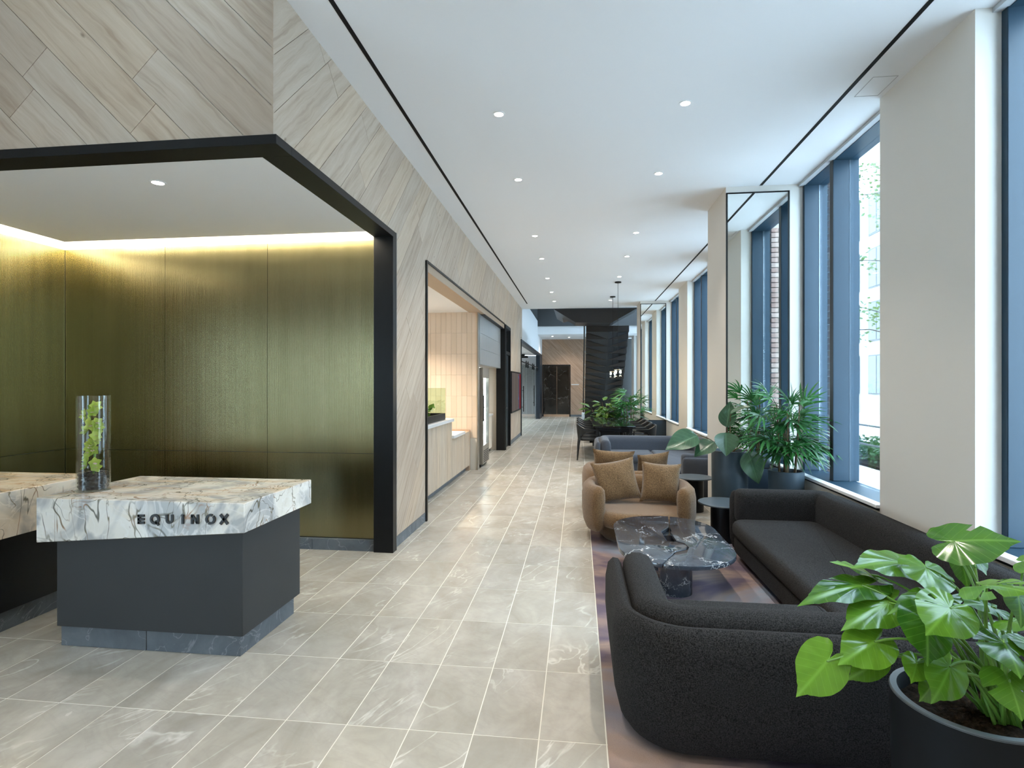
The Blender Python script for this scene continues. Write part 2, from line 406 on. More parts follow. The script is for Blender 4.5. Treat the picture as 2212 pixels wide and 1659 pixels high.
def sweep(mb, path, prof, endround=.0, closed=False, caps=3):
    """sweep a profile [(offset to the left normal, z)] along a plan path; the ends shrink to a rounded nose"""
    n = len(path); m = len(prof); P = [Vector((p[0], p[1])) for p in path]
    frames = []
    for i in range(n):
        d = (P[min(i + 1, n - 1)] - P[max(i - 1, 0)]).normalized(); frames.append((P[i], Vector((-d.y, d.x)), d))
    zc = sum(z for _, z in prof) / m; oc = sum(o for o, _ in prof) / m
    secs = []
    if endround > 0:
        for k in range(caps):
            t = (k + .35) / (caps + .35); q = math.sqrt(max(0, 1 - (1 - t) ** 2))
            secs.append((frames[0][0] - frames[0][2] * endround * (1 - t), frames[0][1], q))
    for p, nn, d in frames: secs.append((p, nn, 1.0))
    if endround > 0:
        for k in range(caps - 1, -1, -1):
            t = (k + .35) / (caps + .35); q = math.sqrt(max(0, 1 - (1 - t) ** 2))
            secs.append((frames[-1][0] + frames[-1][2] * endround * (1 - t), frames[-1][1], q))
    vs = []; fs = []
    for p, nn, q in secs:
        for o, z in prof:
            oo = oc + (o - oc) * q; zz = zc + (z - zc) * (q ** .35 if q < 1 else 1)
            vs.append((p.x + nn.x * oo, p.y + nn.y * oo, zz))
    for j in range(len(secs) - 1):
        for i in range(m):
            k = (i + 1) % m; fs.append((j * m + i, j * m + k, (j + 1) * m + k, (j + 1) * m + i))
    fs.append(tuple(range(m))); L = (len(secs) - 1) * m; fs.append(tuple(range(L, L + m))[::-1])
    return mb.add(vs, fs)
def round_path(pts, rads, seg=10, step=.15):
    out = [Vector(pts[0])]
    for i in range(1, len(pts) - 1):
        a, b, c = Vector(pts[i - 1]), Vector(pts[i]), Vector(pts[i + 1]); r = rads[i - 1]
        d1 = (a - b).normalized(); d2 = (c - b).normalized(); ang = d1.angle(d2); t = r / math.tan(ang / 2)
        p1 = b + d1 * t; p2 = b + d2 * t; cen = b + (d1 + d2).normalized() * (r / math.sin(ang / 2))
        a1 = math.atan2(p1.y - cen.y, p1.x - cen.x); a2 = math.atan2(p2.y - cen.y, p2.x - cen.x)
        da = (a2 - a1 + PI) % (2 * PI) - PI
        for k in range(seg + 1):
            q = a1 + da * k / seg; out.append(cen + Vector((math.cos(q), math.sin(q))) * r)
    out.append(Vector(pts[-1])); return out
def rrect(x0, x1, y0, y1, r, seg=6):
    out = []
    for cx, cy, a0 in ((x1 - r, y0 + r, -PI / 2), (x1 - r, y1 - r, 0), (x0 + r, y1 - r, PI / 2), (x0 + r, y0 + r, PI)):
        for k in range(seg + 1):
            a = a0 + PI / 2 * k / seg; out.append((cx + r * math.cos(a), cy + r * math.sin(a)))
    return out
def clip(poly, x0, x1, y0, y1):
    for ax, lim, sg in ((0, x0, 1), (0, x1, -1), (1, y0, 1), (1, y1, -1)):
        out = []
        for i in range(len(poly)):
            p, q = poly[i - 1], poly[i]; dp = (p[ax] - lim) * sg; dq = (q[ax] - lim) * sg
            if (dp < 0) != (dq < 0):
                t = dp / (dp - dq); out.append((p[0] + (q[0] - p[0]) * t, p[1] + (q[1] - p[1]) * t))
            if dq >= 0: out.append(q)
        poly = out
        if len(poly) < 3: return []
    return poly
def planks(parent, rects, to3, ang, mat, wd=.245, ln=2.3, gap=.0032, th=.012, seed=1, phase=0.0):
    """real boards, cut to the rectangles; to3(a, b, depth) -> world"""
    rnd = random.Random(seed)
    A0 = min(r[0] for r in rects); A1 = max(r[1] for r in rects); B0 = min(r[2] for r in rects); B1 = max(r[3] for r in rects)
    ca, sa = math.cos(ang), math.sin(ang)
    cs = [(a, b) for a in (A0, A1) for b in (B0, B1)]
    us = [a * ca + b * sa for a, b in cs]; vs_ = [-a * sa + b * ca for a, b in cs]
    j = math.floor((min(vs_) - phase) / wd); n = 0
    while j * wd + phase < max(vs_):
        v0 = j * wd + phase + gap / 2; v1 = v0 + wd - gap
        u = min(us) - rnd.uniform(0, ln)
        while u < max(us):
            L = ln * rnd.uniform(.75, 1.2)
            quad = [(u + gap / 2, v0), (u + L - gap / 2, v0), (u + L - gap / 2, v1), (u + gap / 2, v1)]
            q2 = [(x * ca - y * sa, x * sa + y * ca) for x, y in quad]
            mb = MB(); mb.uv = []; dz = rnd.uniform(0, .0012)
            for r in rects:
                p = clip(q2, *r)
                if len(p) < 3: continue
                area = abs(sum(p[i - 1][0] * p[i][1] - p[i][0] * p[i - 1][1] for i in range(len(p)))) / 2
                if area < .0008: continue
                k = len(p)
                mb.add([to3(a, b, 0) for a, b in p] + [to3(a, b, th + dz) for a, b in p],
                       [tuple(range(k))[::-1], tuple(range(k, 2 * k))] + [(i, (i + 1) % k, k + (i + 1) % k, k + i) for i in range(k)])
                mb.uv += [(a * ca + b * sa, -a * sa + b * ca) for a, b in p] * 2
            if mb.f: mb.build('plank', mat, parent); n += 1
            u += L
        j += 1
    return n

# ------------------------------------------------------------------ room shell
XL, XR, XG, ZC = -1.80, 2.50, 2.65, 4.01
YB = -4.0                                            # wall behind the camera
YE = 17.62                                           # end of the white ceiling
BAY0, BAY, PW = 3.84, 3.123, 1.12                    # piers along the window wall
floor = struct('floor', box(-6.2, 3.2, YB, 28.0, -.20, -.0012), 'grout', 'pale grey stone tiled floor of the lobby')
tiles = []
i0 = math.floor((-6.1 - TX0) / TX); i1 = math.floor((2.49 - TX0) / TX)
j0 = math.floor((.6 - TY0) / TY); j1 = math.floor((27.3 - TY0) / TY)
tme = box(0, TX - .0055, 0, TY - .0055, -.001, 0).mesh('tile', bevel=.0004, seg=1)
rest = MB()
cand = []
for i in range(i0, i1 + 1):
    for j in range(j0, j1 + 1):
        x = TX0 + i * TX; y = TY0 + j * TY
        xm, ym = x + TX / 2, y + TY / 2
        Yd = -_s * xm + _c * ym
        if Yd <= .4 or x < -6.1: cand.append((9e9, x, y)); continue
        uu = CX + F * (_c * xm + _s * ym) / Yd; vv = CY + F * H / Yd
        hid = (xm > .35 and ym > 2.2 and ym < 11.5) or uu < -150 or uu > 2300 or vv > 1800
        cand.append((Yd if not hid else 1e6 + Yd, x, y))
cand.sort()
for k, (d, x, y) in enumerate(cand):
    if k < 300 and d < 1e5:
        o = link('tile', tme, 'tile', floor); o.location = (x + .00275, y + .00275, 0)
    elif x > -6.1: rest.box(x + .00275, x + TX - .00275, y + .00275, y + TY - .00275, -.001, 0)
tag(rest.build('tile_field', 'tile', floor), kind='stuff')

cl = MB().box(XL - .02, XG + .27, YB, YE, ZC, ZC + .3).box(-6.2, XL - .02, 3.11, YE, ZC, ZC + .3)
ZE = 4.5
struct('ceiling_entry', MB().box(-6.2, XL - .02, YB, 3.3, ZE, ZE + .2), 'ceil', 'higher white ceiling of the entry')
ceiling = struct('ceiling', cl, 'ceil', 'smooth white lobby ceiling with recessed lights')
def diff(name, x, y0, y1): struct(name, box(x - .016, x + .016, y0, y1, ZC - .003, ZC + .02), 'slot', 'black linear air slot in white ceiling')
diff('trim_1', -1.525, YB + .5, 16.42); diff('trim_2', 2.173, YB + .5, 6.95); diff('trim_3', 2.185, 8.1, 16.3)
hb = MB()
for a in ((2.27, 2.274, 4.60, 4.90), (2.45, 2.454, 4.60, 4.90), (2.27, 2.454, 4.60, 4.604), (2.27, 2.454, 4.896, 4.90)): hb.box(*a, ZC - .002, ZC)
struct('trim_4', hb, plain('hatch_line', (.42, .42, .43), .7), 'faint square access hatch outline in ceiling')

# left wall: plaster core with real oak boards
LW = struct_root('wall_left', (0, 0, 0), 'pale oak board wall with black framed openings')
core = MB().box(-2.0, XL - .013, 3.10, YE, 3.10, ZC).box(-2.0, XL - .013, 5.24, 6.38, 0, 3.10).box(-2.0, XL - .013, 14.43, 17.2, 0, 3.10)
core.box(-6.2, -1.813, 3.103, 3.3, 3.10, ZE)
core.build('wall_core', 'cream', LW)
planks(LW, [(3.09, YE, 3.10, ZC), (5.24, 6.38, .11, 3.10), (14.43, 17.2, .11, 3.10)],
       lambda a, b, d: (XL - .012 + d, a, b), PI / 4, 'oak', seed=3, phase=.10)
planks(LW, [(-6.0, XL, 3.10, ZE)], lambda a, b, d: (a, 3.102 - d, b), -PI / 4, 'oak', seed=5, phase=.06)
bb = struct_root('baseboard_left', (0, 0, 0), 'blue grey stone baseboard')
for a, b_ in ((5.24, 5.82), (5.824, 6.375), (14.45, 15.4), (15.404, 16.3), (16.304, 17.2)):
    box(XL - .02, XL + .003, a, b_, .0, .108).build('stone', 'bluestone', bb)

# black frame round the reception opening
fr = MB().box(-6.2, -1.77, 3.07, 3.25, 3.045, 3.102).box(-1.965, -1.77, 3.25, 5.24, 3.045, 3.102).box(-1.965, -1.77, 5.14, 5.24, 0, 3.045)
struct('trim_5', fr, 'black', 'deep black steel frame round reception opening', bevel=.002, seg=1)
struct('trim_6', box(-1.775, -1.768, 5.225, 5.243, 0, 3.102), plain('steel_edge', (.08, .09, .10), .35, .6), 'thin steel edge on black post')
# reception niche: ceiling, cove, fluted bronze walls
niche = MB().box(-5.10, -1.965, 3.25, 4.95, 3.045, 3.12)
struct('ceiling_niche', niche, 'white', 'white dropped ceiling over the reception niche')
cv = MB().box(-5.5, -1.97, 5.20, 5.3, 3.03, 3.6).box(-5.5, -5.35, 3.2, 5.3, 3.03, 3.6).box(-5.5, -1.97, 3.25, 5.3, 3.42, 3.6)
struct('wall_cove', cv, 'white', 'white light cove above the bronze panels')
ld = MB().box(-5.15, -1.99, 4.90, 4.945, 3.17, 3.19).box(-5.10, -5.06, 3.3, 4.9, 3.17, 3.19)
lt = thing('cove_light', 'warm glowing cove light along top of bronze wall', 'light', (-3.5, 4.9, 3.17)); ld.build('led_strip', 'cove', lt)
NB = struct_root('wall_back', (-3.5, 5.2, 0), 'fluted olive bronze panels behind reception')
box(-5.4, -1.97, 5.215, 5.3, 0, 3.03).build('panel_backing', 'darkpanel', NB)
def flutes(x0, x1, z0, z1, yf, axis='x', pitch=.013, amp=.0007):
    n = max(8, int((x1 - x0) / pitch) * 8); mb = MB(); pt = (x1 - x0) / (n / 8)
    for i in range(n + 1):
        a = x0 + (x1 - x0) * i / n; d = -.001 - amp * .5 * (1 + math.cos(2 * PI * (a - x0) / pt))
        for z in (z0, z1): mb.v.append((a, yf + d, z) if axis == 'x' else (yf - d, a, z))
    for i in range(n): mb.f.append((2 * i, 2 * i + 2, 2 * i + 3, 2 * i + 1))
    if axis == 'x': mb.box(x0, x1, yf, yf + .012, z0, z1)
    else: mb.box(yf - .012, yf, x0, x1, z0, z1)
    return mb
xs = [-5.345, -4.203, -3.089, -1.97]
for k in range(3):
    for z0, z1 in ((.947, 3.03), (.115, .943)):
        flutes(xs[k] + .0018, xs[k + 1] - .0018, z0, z1, 5.20).build('bronze_panel', 'bronze', NB, smooth=True, angle=80)
ys = [3.28, 4.24, 5.1995]
for k in range(2):
    for z0, z1 in ((.947, 3.03), (.115, .943)):
        flutes(ys[k] + .0018, ys[k + 1] - .0018, z0, z1, -5.35, 'y').build('bronze_panel', 'bronze', NB, smooth=True, angle=80)
box(-5.5, -5.365, 3.2, 5.3, 0, 3.03).build('panel_backing', 'darkpanel', NB)
bk = struct_root('baseboard_back', (0, 0, 0), 'blue grey stone baseboard under bronze panels')
for a, b_ in ((-5.345, -4.5), (-4.497, -3.6), (-3.597, -2.60), (-2.597, -1.97)):
    box(a, b_, 5.165, 5.20, 0, .108).build('stone', 'bluestone', bk)
# walls beyond the frame
M['entry_oak'] = plain('entry_oak', (.30, .22, .15), .5, var=.1)  # dark tone on unseen walls, chosen to dim the light from behind
struct('ground_forecourt', box(-30, -6.32, -20, 12, -.30, -.16), 'sidewalk', 'pale paving outside the entrance')
EG = struct_root('window_20', (-6.2, -2.5, 0), 'glazed entrance doors at the left, out of view')
MB().box(-6.28, -6.2, -3.9, -3.82, 0, 2.9).box(-6.28, -6.2, -.98, -.9, 0, 2.9).box(-6.28, -6.2, -2.44, -2.36, 0, 2.9).box(-6.28, -6.2, -3.82, -.98, 2.82, 2.9).build('door_frame', 'black', EG)
box(-6.245, -6.235, -3.82, -.98, 0, 2.82).build('pane', 'pane', EG)
struct('wall_entry', MB().box(-6.3, -6.2, -.9, 5.3, 0, ZE).box(-6.3, -6.2, YB, -3.9, 0, ZE).box(-6.3, -6.2, -3.9, -.9, 2.9, ZE), 'entry_oak', 'unseen oak toned wall at the far left, darkened to dim the light')
struct('wall_rear', MB().box(-6.2, 3.0, YB - .1, YB, 0, ZE), 'entry_oak', 'unseen oak toned wall behind the viewpoint, darkened to dim the light')

# ------------------------------------------------------------------ window wall
RW = struct_root('wall_right', (0, 0, 0), 'cream window wall with regular piers')
pier_y = [BAY0 + k * BAY for k in range(-1, 8)]
box(XR, 2.92, YB, BAY0 - BAY, 0, ZC).build('unseen_solid_wall', 'cream', RW)  # unseen stretch closed without windows to keep daylight off the front boards
for y in pier_y:
    o = box(XR, 2.92, y, y + PW, 0, ZC).build('pier', 'cream', RW)
    box(2.92, 3.16, y + .02, y + PW - .02, -.2, 6.0).build('outer_pier', 'mortar', RW)
for k in range(len(pier_y) - 1):
    y0, y1 = pier_y[k] + PW, pier_y[k + 1]
    box(XR, 2.92, y0, y1, 0, .565).build('apron', 'cream', RW)
    box(XR - .03, XR + .05, y0, y1, .585, .615).build('sill_edge', 'white', RW, bevel=.003, seg=1)
    box(XR - .012, XR + .05, y0, y1, .565, .585).build('sill_shadow_strip', 'dark_gasket_shadow', RW)  # solid dark strip stands in for the shadow line under the sill edge
    box(XR + .05, 2.88, y0, y1, .565, .607).build('sill', 'blue', RW)
    W = struct_root('window_%d' % (k + 1), (XG, y0, .6), 'tall window with deep blue grey frame')
    zt = ZC - .004
    def member(ya, yb, nm):
        m_ = MB().box(XG, 2.81, ya, yb, .607, zt); m_.build(nm, 'blue', W, bevel=.004, seg=1)
        c_ = (ya + yb) / 2; h_ = (yb - ya) * .42
        box(2.822, 2.91, c_ - h_, c_ + h_, .607, zt).build(nm, 'blue', W, bevel=.004, seg=1)
        box(2.81, 2.822, c_ - h_ - .006, c_ + h_ + .006, .607, zt).build('gasket', 'gasket', W)
    member(y1 - .055, y1, 'jamb'); member(y0, y0 + .055, 'jamb'); member(y1 - .80, y1 - .725, 'mullion')
    box(XG - .002, XG, y1 - .80, y1 - .725, .607, zt).build('gasket', 'dark_gasket_shadow', W)
    box(XG + .01, 2.90, y0 + .055, y1 - .055, zt - .035, zt).build('head', 'blue', W)
    box(XG - .05, XG + .01, y0, y1, zt - .03, zt).build('head_trim', plain('head_trim%d' % k, (.45, .47, .49), .5), W)
    box(2.812, 2.820, y0 + .06, y1 - .80, .61, zt - .035).build('pane', 'pane', W)
    box(2.812, 2.820, y1 - .725, y1 - .06, .61, zt - .035).build('pane', 'pane', W)
# brick on the outer cheeks either side of the nearest window
bme = box(0, .215, 0, .06, 0, .065).mesh('brick', bevel=.003, seg=1); bmh = box(0, .10, 0, .06, 0, .065).mesh('brick', bevel=.003, seg=1)
for yy in (BAY0 + BAY - .045, BAY0 + PW - .02):
    for c in range(53):
        z = -.05 + c * .077
        if c % 2: bl_ = [(bme, 2.935)]
        else: bl_ = [(bmh, 2.935), (bmh, 3.047)]
        for me_, x_ in bl_:
            o = link('brick', me_, 'brick', RW); o.location = (x_, yy, z)
# mirror clad columns standing out of two piers
XC = 1.77
def column(k, nm, z0):
    y = BAY0 + k * BAY
    box(XC, XR, y, y + .94, 0, ZC).build('column', 'cream', RW)
    t = thing('wall_mirror', nm, 'mirror', (2.13, y, z0))
    box(XC + .018, XR - .018, y - .010, y - .004, z0, ZC - .09).build('mirror_glass', 'mirror', t)
    f_ = MB().box(XC, XC + .018, y - .016, y, z0, ZC - .075).box(XR - .018, XR, y - .016, y, z0, ZC - .075).box(XC, XR, y - .016, y, ZC - .09, ZC - .075).box(XC, XR, y - .016, y, z0 - .015, z0)
    f_.build('mirror_frame', 'black', t)
    struct('baseboard_column_%d' % k, box(XC, XR, y - .016, y, 0, z0 - .016), 'blue_panel', 'dark blue panel under the tall mirror')
    return t
M['blue_panel'] = plain('dark_blue_panel', (.035, .055, .080), .45, .1)
column(1, 'tall black framed mirror on nearest column behind the palm', .62)
column(4, 'tall black framed mirror on far column beside the staircase', .58)

# ------------------------------------------------------------------ ceiling downlights
def downlight(x, y, z, lab, power=SPOT_W, grp='recessed ceiling downlights', cone=100, col=(1, .92, .80)):
    t = thing('downlight', lab, 'light', (x, y, z), grp)
    rg = MB(); rg.lathe([(.055, z), (.055, z - .004), (.040, z - .004), (.038, z)], 24, (x, y), cap=False); rg.build('trim_ring', 'white', t, smooth=True)
    ln = MB(); ln.lathe([(.001, z - .0025), (.038, z - .0025)], 24, (x, y), cap=False); ln.build('lens', 'lamp', t)
    L = bpy.data.lights.new('lamp', 'SPOT'); L.energy = power; L.color = col; L.spot_size = math.radians(cone); L.spot_blend = .7; L.shadow_soft_size = .04
    lo = bpy.data.objects.new('lamp', L); COL.objects.link(lo); lo.parent = t; lo.location = (0, 0, -.012)
ordn = ['first', 'second', 'third', 'fourth', 'fifth', 'sixth', 'seventh']
for k, y in enumerate((4.84, 6.42, 8.90, 10.54, 12.52, 14.42, 16.03)):
    downlight(-.70, y, ZC, '%s ceiling downlight of the row beside the oak wall' % ordn[k])
    if k != 5: downlight(.90, y, ZC, '%s ceiling downlight of the row beside the windows' % (ordn[k] if k < 5 else 'sixth'))
for k, y in enumerate((2.75, 1.15, -.5, -2.1)):
    for x, nm in ((-.70, 'aisle'), (.90, 'sofa')):
        downlight(x, y, ZC, '%s overhead downlight on the %s side, counted back from the desk, out of view' % (ordn[k], nm), 60 if x > 0 else 40)
for x, nm in ((-3.4, 'inner'), (-4.9, 'outer')):
    for y, n2 in ((1.9, 'nearer'), (-.4, 'farther')): downlight(x, y, ZE, '%s %s downlight of the high entry ceiling, out of view' % (nm, n2), 12)
downlight(-2.942, 3.35 + .22, 3.045, 'single downlight in the niche ceiling above the desk', 16, 'niche downlights')
downlight(-4.4, 3.57, 3.045, 'niche ceiling downlight above the left desk, out of view', 12, 'niche downlights')

# ------------------------------------------------------------------ reception desks
def desk_slab(x0, x1, y0, y1, z1, zl, zr):
    mb = MB()
    mb.add([(x0, y0, zl), (x1, y0, zr), (x1, y1, zr), (x0, y1, zl), (x0, y0, z1), (x1, y0, z1), (x1, y1, z1), (x0, y1, z1)],
           [(0, 3, 2, 1), (4, 5, 6, 7), (0, 1, 5, 4), (1, 2, 6, 5), (2, 3, 7, 6), (3, 0, 4, 7)])
    return mb
D1 = thing('reception_desk', 'reception desk with veined cream onyx top and black lettering', 'desk', (-2.6, 3.4, 0))
desk_slab(-3.30, -1.935, 3.015, 3.83, .93, .655, .757).build('onyx_top', 'onyx', D1, bevel=.004, seg=1)
bd = MB().add([(-3.205, 3.06, .13), (-1.975, 3.06, .13), (-1.975, 3.74, .13), (-3.205, 3.74, .13), (-3.205, 3.06, .662), (-1.975, 3.06, .754), (-1.975, 3.74, .754), (-3.205, 3.74, .662)],
              [(0, 3, 2, 1), (4, 5, 6, 7), (0, 1, 5, 4), (1, 2, 6, 5), (2, 3, 7, 6), (3, 0, 4, 7)])
bd.build('body', 'grey_body', D1, bevel=.003, seg=1)
for a in ((-3.20, -2.622, 3.085, 3.71), (-2.618, -2.005, 3.085, 3.71)): box(*a, 0, .13).build('plinth_stone', 'bluestone', D1, bevel=.002, seg=1)
D2 = thing('reception_desk', 'left reception desk with pink beige onyx top and dark base', 'desk', (-4.3, 3.4, 0))
desk_slab(-5.0, -3.67, 2.96, 3.875, .93, .62, .63).build('onyx_top', 'onyx_pink', D2, bevel=.004, seg=1)
box(-4.9, -3.74, 3.05, 3.80, .13, .635).build('body', 'dark_body', D2, bevel=.003, seg=1)
box(-4.88, -3.76, 3.08, 3.78, 0, .13).build('plinth_stone', 'bluestone', D2, bevel=.002, seg=1)
# lettering E Q U I N O X
def arc_band(mb, cx, cz, ro, ri, a0, a1, y0, y1, n=24, sx=1.0):
    po = [(cx + ro * sx * math.cos(a0 + (a1 - a0) * k / n), cz + ro * math.sin(a0 + (a1 - a0) * k / n)) for k in range(n + 1)]
    pi_ = [(cx + ri * sx * math.cos(a0 + (a1 - a0) * k / n), cz + ri * math.sin(a0 + (a1 - a0) * k / n)) for k in range(n + 1)]
    for k in range(n): mb.prism([po[k], po[k + 1], pi_[k + 1], pi_[k]], y0, y1, 'y')
ly0, ly1 = 3.007, 3.0155; hz = .056; sw = .0138; zb = .7925
xx = [-2.612, -2.532, -2.430, -2.328, -2.268, -2.176, -2.085]
def bar(mb, a, b, wd):
    d = (Vector(b) - Vector(a)).normalized(); nn = Vector((-d.y, d.x)) * wd / 2
    mb.prism([tuple(Vector(a) + nn), tuple(Vector(b) + nn), tuple(Vector(b) - nn), tuple(Vector(a) - nn)], ly0, ly1, 'y')
def letters():
    e = MB(); x = xx[0]; e.box(x, x + sw, ly0, ly1, zb, zb + hz)
    for z in (zb, zb + (hz - sw) / 2, zb + hz - sw): e.box(x, x + .043, ly0, ly1, z, z + sw)
    q = MB(); arc_band(q, xx[1] + .031, zb + hz / 2, .031, .0175, 0, 2 * PI, ly0, ly1); bar(q, (xx[1] + .034, zb + .018), (xx[1] + .056, zb - .008), .012)
    u = MB(); x = xx[2]; u.box(x, x + sw, ly0, ly1, zb + .024, zb + hz); u.box(x + .048 - sw, x + .048, ly0, ly1, zb + .024, zb + hz); arc_band(u, x + .024, zb + .0245, .024, .0105, PI, 2 * PI, ly0, ly1, 14)
    i = MB().box(xx[3], xx[3] + sw, ly0, ly1, zb, zb + hz)
    n = MB(); x = xx[4]; n.box(x, x + sw, ly0, ly1, zb, zb + hz); n.box(x + .050 - sw, x + .050, ly0, ly1, zb, zb + hz); bar(n, (x + sw * .55, zb + hz - .004), (x + .050 - sw * .55, zb + .004), .014)
    o = MB(); arc_band(o, xx[5] + .031, zb + hz / 2, .031, .0175, math.radians(62), math.radians(225), ly0, ly1); arc_band(o, xx[5] + .031, zb + hz / 2, .031, .0175, math.radians(242), math.radians(405), ly0, ly1)
    x_ = MB(); x = xx[6]; bar(x_, (x + .003, zb), (x + .049, zb + hz), .0155); bar(x_, (x + .003, zb + hz), (x + .049, zb), .0155)
    for m_ in (e, q, u, i, n, o, x_):
        m_.v = [(a, b, c + (a + 2.605) * .029) for a, b, c in m_.v]; m_.build('letter', 'letter', D1)
letters()

# glass vase and orchids on the desk
VX, VY, VZ, VR, VH = -3.155, 3.27, .93, .093, .62
vs_ = thing('glass_vase', 'tall clear glass cylinder vase with black pebbles on the desk', 'vase', (VX, VY, VZ))
g_ = MB(); g_.lathe([(.001, VZ + .001), (VR, VZ + .001), (VR, VZ + VH), (VR - .004, VZ + VH), (VR - .004, VZ + .014), (.001, VZ + .014)], 40, (VX, VY), cap=False)
def mat_vase():
    g = NG('vase_glass'); tr = g.n('BsdfTransparent', Color=(.97, .98, .975)).outputs[0]; gl = g.n('BsdfGlossy', Color=(1, 1, 1), Roughness=.02).outputs[0]
    fr_ = g.n('LayerWeight', Blend=.28).outputs['Fresnel']
    return g.done(g.n('MixShader', i0=g.math('ADD', g.math('MULTIPLY', fr_, .28), .015), i1=tr, i2=gl).outputs[0])
M['vase'] = mat_vase(); g_.build('glass', 'vase', vs_, smooth=True)
rp = random.Random(4)
pb_ = MB(); pb_.lathe([(.001, VZ + .0145), (VR - .014, VZ + .0145), (VR - .014, VZ + .10), (.001, VZ + .105)], 24, (VX, VY), cap=False); pb_.build('pebble_bed', 'stone_black', vs_)
pme = MB().sphere((0, 0, 0), .019, 10, 6, (1, .85, .72)).mesh('pebble', smooth=True)
for k in range(60):
    lay = k // 15; a = 2 * PI * (k % 15) / 15 + lay * .2; r = VR - .024
    o = link('pebble', pme, 'stone_black', vs_); o.location = (VX + r * math.cos(a), VY + r * math.sin(a), VZ + .031 + lay * .026); o.rotation_euler = (rp.uniform(-.5, .5), rp.uniform(-.5, .5), rp.uniform(0, 3))
def petal(mb, P, d, n, L, W, cup=.25):
    d = d.normalized(); s_ = n.cross(d).normalized(); n = d.cross(s_)
    b = len(mb.v); rows = 6
    for i in range(rows + 1):
        t = i / rows; wd = W * math.sin(PI * min(1, .08 + t * .92)) ** .7 * (.55 + .45 * math.sin(PI * t))
        for k in (-1, -.5, 0, .5, 1):
            mb.v.append(tuple(P + d * (t * L) + s_ * (k * wd / 2) + n * (cup * L * t * t * .8 + abs(k) * wd * .16)))
    for i in range(rows):
        for k in range(4): mb.f.append((b + i * 5 + k, b + i * 5 + k + 1, b + i * 5 + 5 + k + 1, b + i * 5 + 5 + k))
orch = thing('orchid_spray', 'green cymbidium orchid spray standing inside the glass vase', 'flowers', (VX, VY, VZ + .11))
MB().tube([(VX, VY, VZ + .11), (VX + .01, VY, VZ + .25), (VX - .015, VY, VZ + .42), (VX - .03, VY - .01, VZ + .56)], [.006, .006, .005, .003], 8).build('flower_stem', 'monstera_stem', orch, smooth=True)
for k in range(24):
    z = VZ + .15 + .40 * k / 23; a = -PI / 2 + rp.uniform(-1.5, 1.5); r = rp.uniform(.014, .046)
    c = Vector((VX + r * math.cos(a) + .01 * math.sin(k * 2.2), VY + r * math.sin(a), z)); n = Vector((math.cos(a) * .8, math.sin(a), rp.uniform(-.1, .45))).normalized()
    sd = n.cross(Vector((0, 0, 1))).normalized(); up = sd.cross(n); ro = rp.uniform(-.5, .5)
    fl_ = MB()
    for q in range(5):
        t = ro + q * 2 * PI / 5 + PI / 2
        petal(fl_, c, sd * math.cos(t) + up * math.sin(t) + n * .2, n, .042 + rp.uniform(-.004, .004), .031, .4)
    f_ = fl_.build('flower', 'orchid', orch, smooth=True)
    lp = MB(); petal(lp, c + n * .004, n * .6 - up * .5, n, .028, .024, .5); lp.build('flower_lip', 'orchid_lip', f_, smooth=True)

# ------------------------------------------------------------------ lounge: rug, sofas, table, chairs
tag(box(.13, 2.46, 1.2, 6.2, .0005, .0035).build('lounge_rug', 'rug'), 'muted watercolour rug under the sofas in peach, mauve and blue', 'rug')
SHELL = [(.0, .022), (.030, .035), (.058, .075), (.082, .17), (.096, .32), (.094, .48), (.080, .555), (.05, .585), (.02, .580), (.0, .55)]
ROLL = [(-.005, .30), (-.005, .56), (-.022, .602), (-.06, .622), (-.11, .622), (-.155, .605), (-.18, .565), (-.19, .50), (-.19, .30)]
def cushion_slab(mb, poly, z0, z1, r=.05, crown=.0):
    """flat cushion with rounded rims from a plan polygon"""
    def inset(p, d):
        out = []; n = len(p)
        for i in range(n):
            a, b, c = Vector(p[i - 1]), Vector(p[i]), Vector(p[(i + 1) % n])
            e1 = (b - a).normalized(); e2 = (c - b).normalized(); n1 = Vector((-e1.y, e1.x)); n2 = Vector((-e2.y, e2.x))
            m_ = (n1 + n2); m_ = m_ / max(.3, m_.length_squared / 2); out.append(tuple(b + m_ * d))
        return out
    rings = []
    for k in range(5):
        t = PI / 2 * k / 4; rings.append((r * (1 - math.sin(t)), z0 + r * (1 - math.cos(t))))
    rings = [(r * (1 - math.sin(PI / 2 * k / 4)), z0 + r - r * math.cos(PI / 2 * k / 4)) for k in range(5)] + [(r * (1 - math.cos(PI / 2 * k / 4)), z1 - r + r * math.sin(PI / 2 * k / 4)) for k in range(5)]
    vs = []; fs = []; n = len(poly)
    for d, z in rings: vs += [(x, y, z) for x, y in inset(poly, d)]
    for j in range(len(rings) - 1):
        for i in range(n):
            k = (i + 1) % n; fs.append((j * n + i, j * n + k, (j + 1) * n + k, (j + 1) * n + i))
    fs.append(tuple(range(n))[::-1]); fs.append(tuple((len(rings) - 1) * n + i for i in range(n)))
    return mb.add(vs, fs)
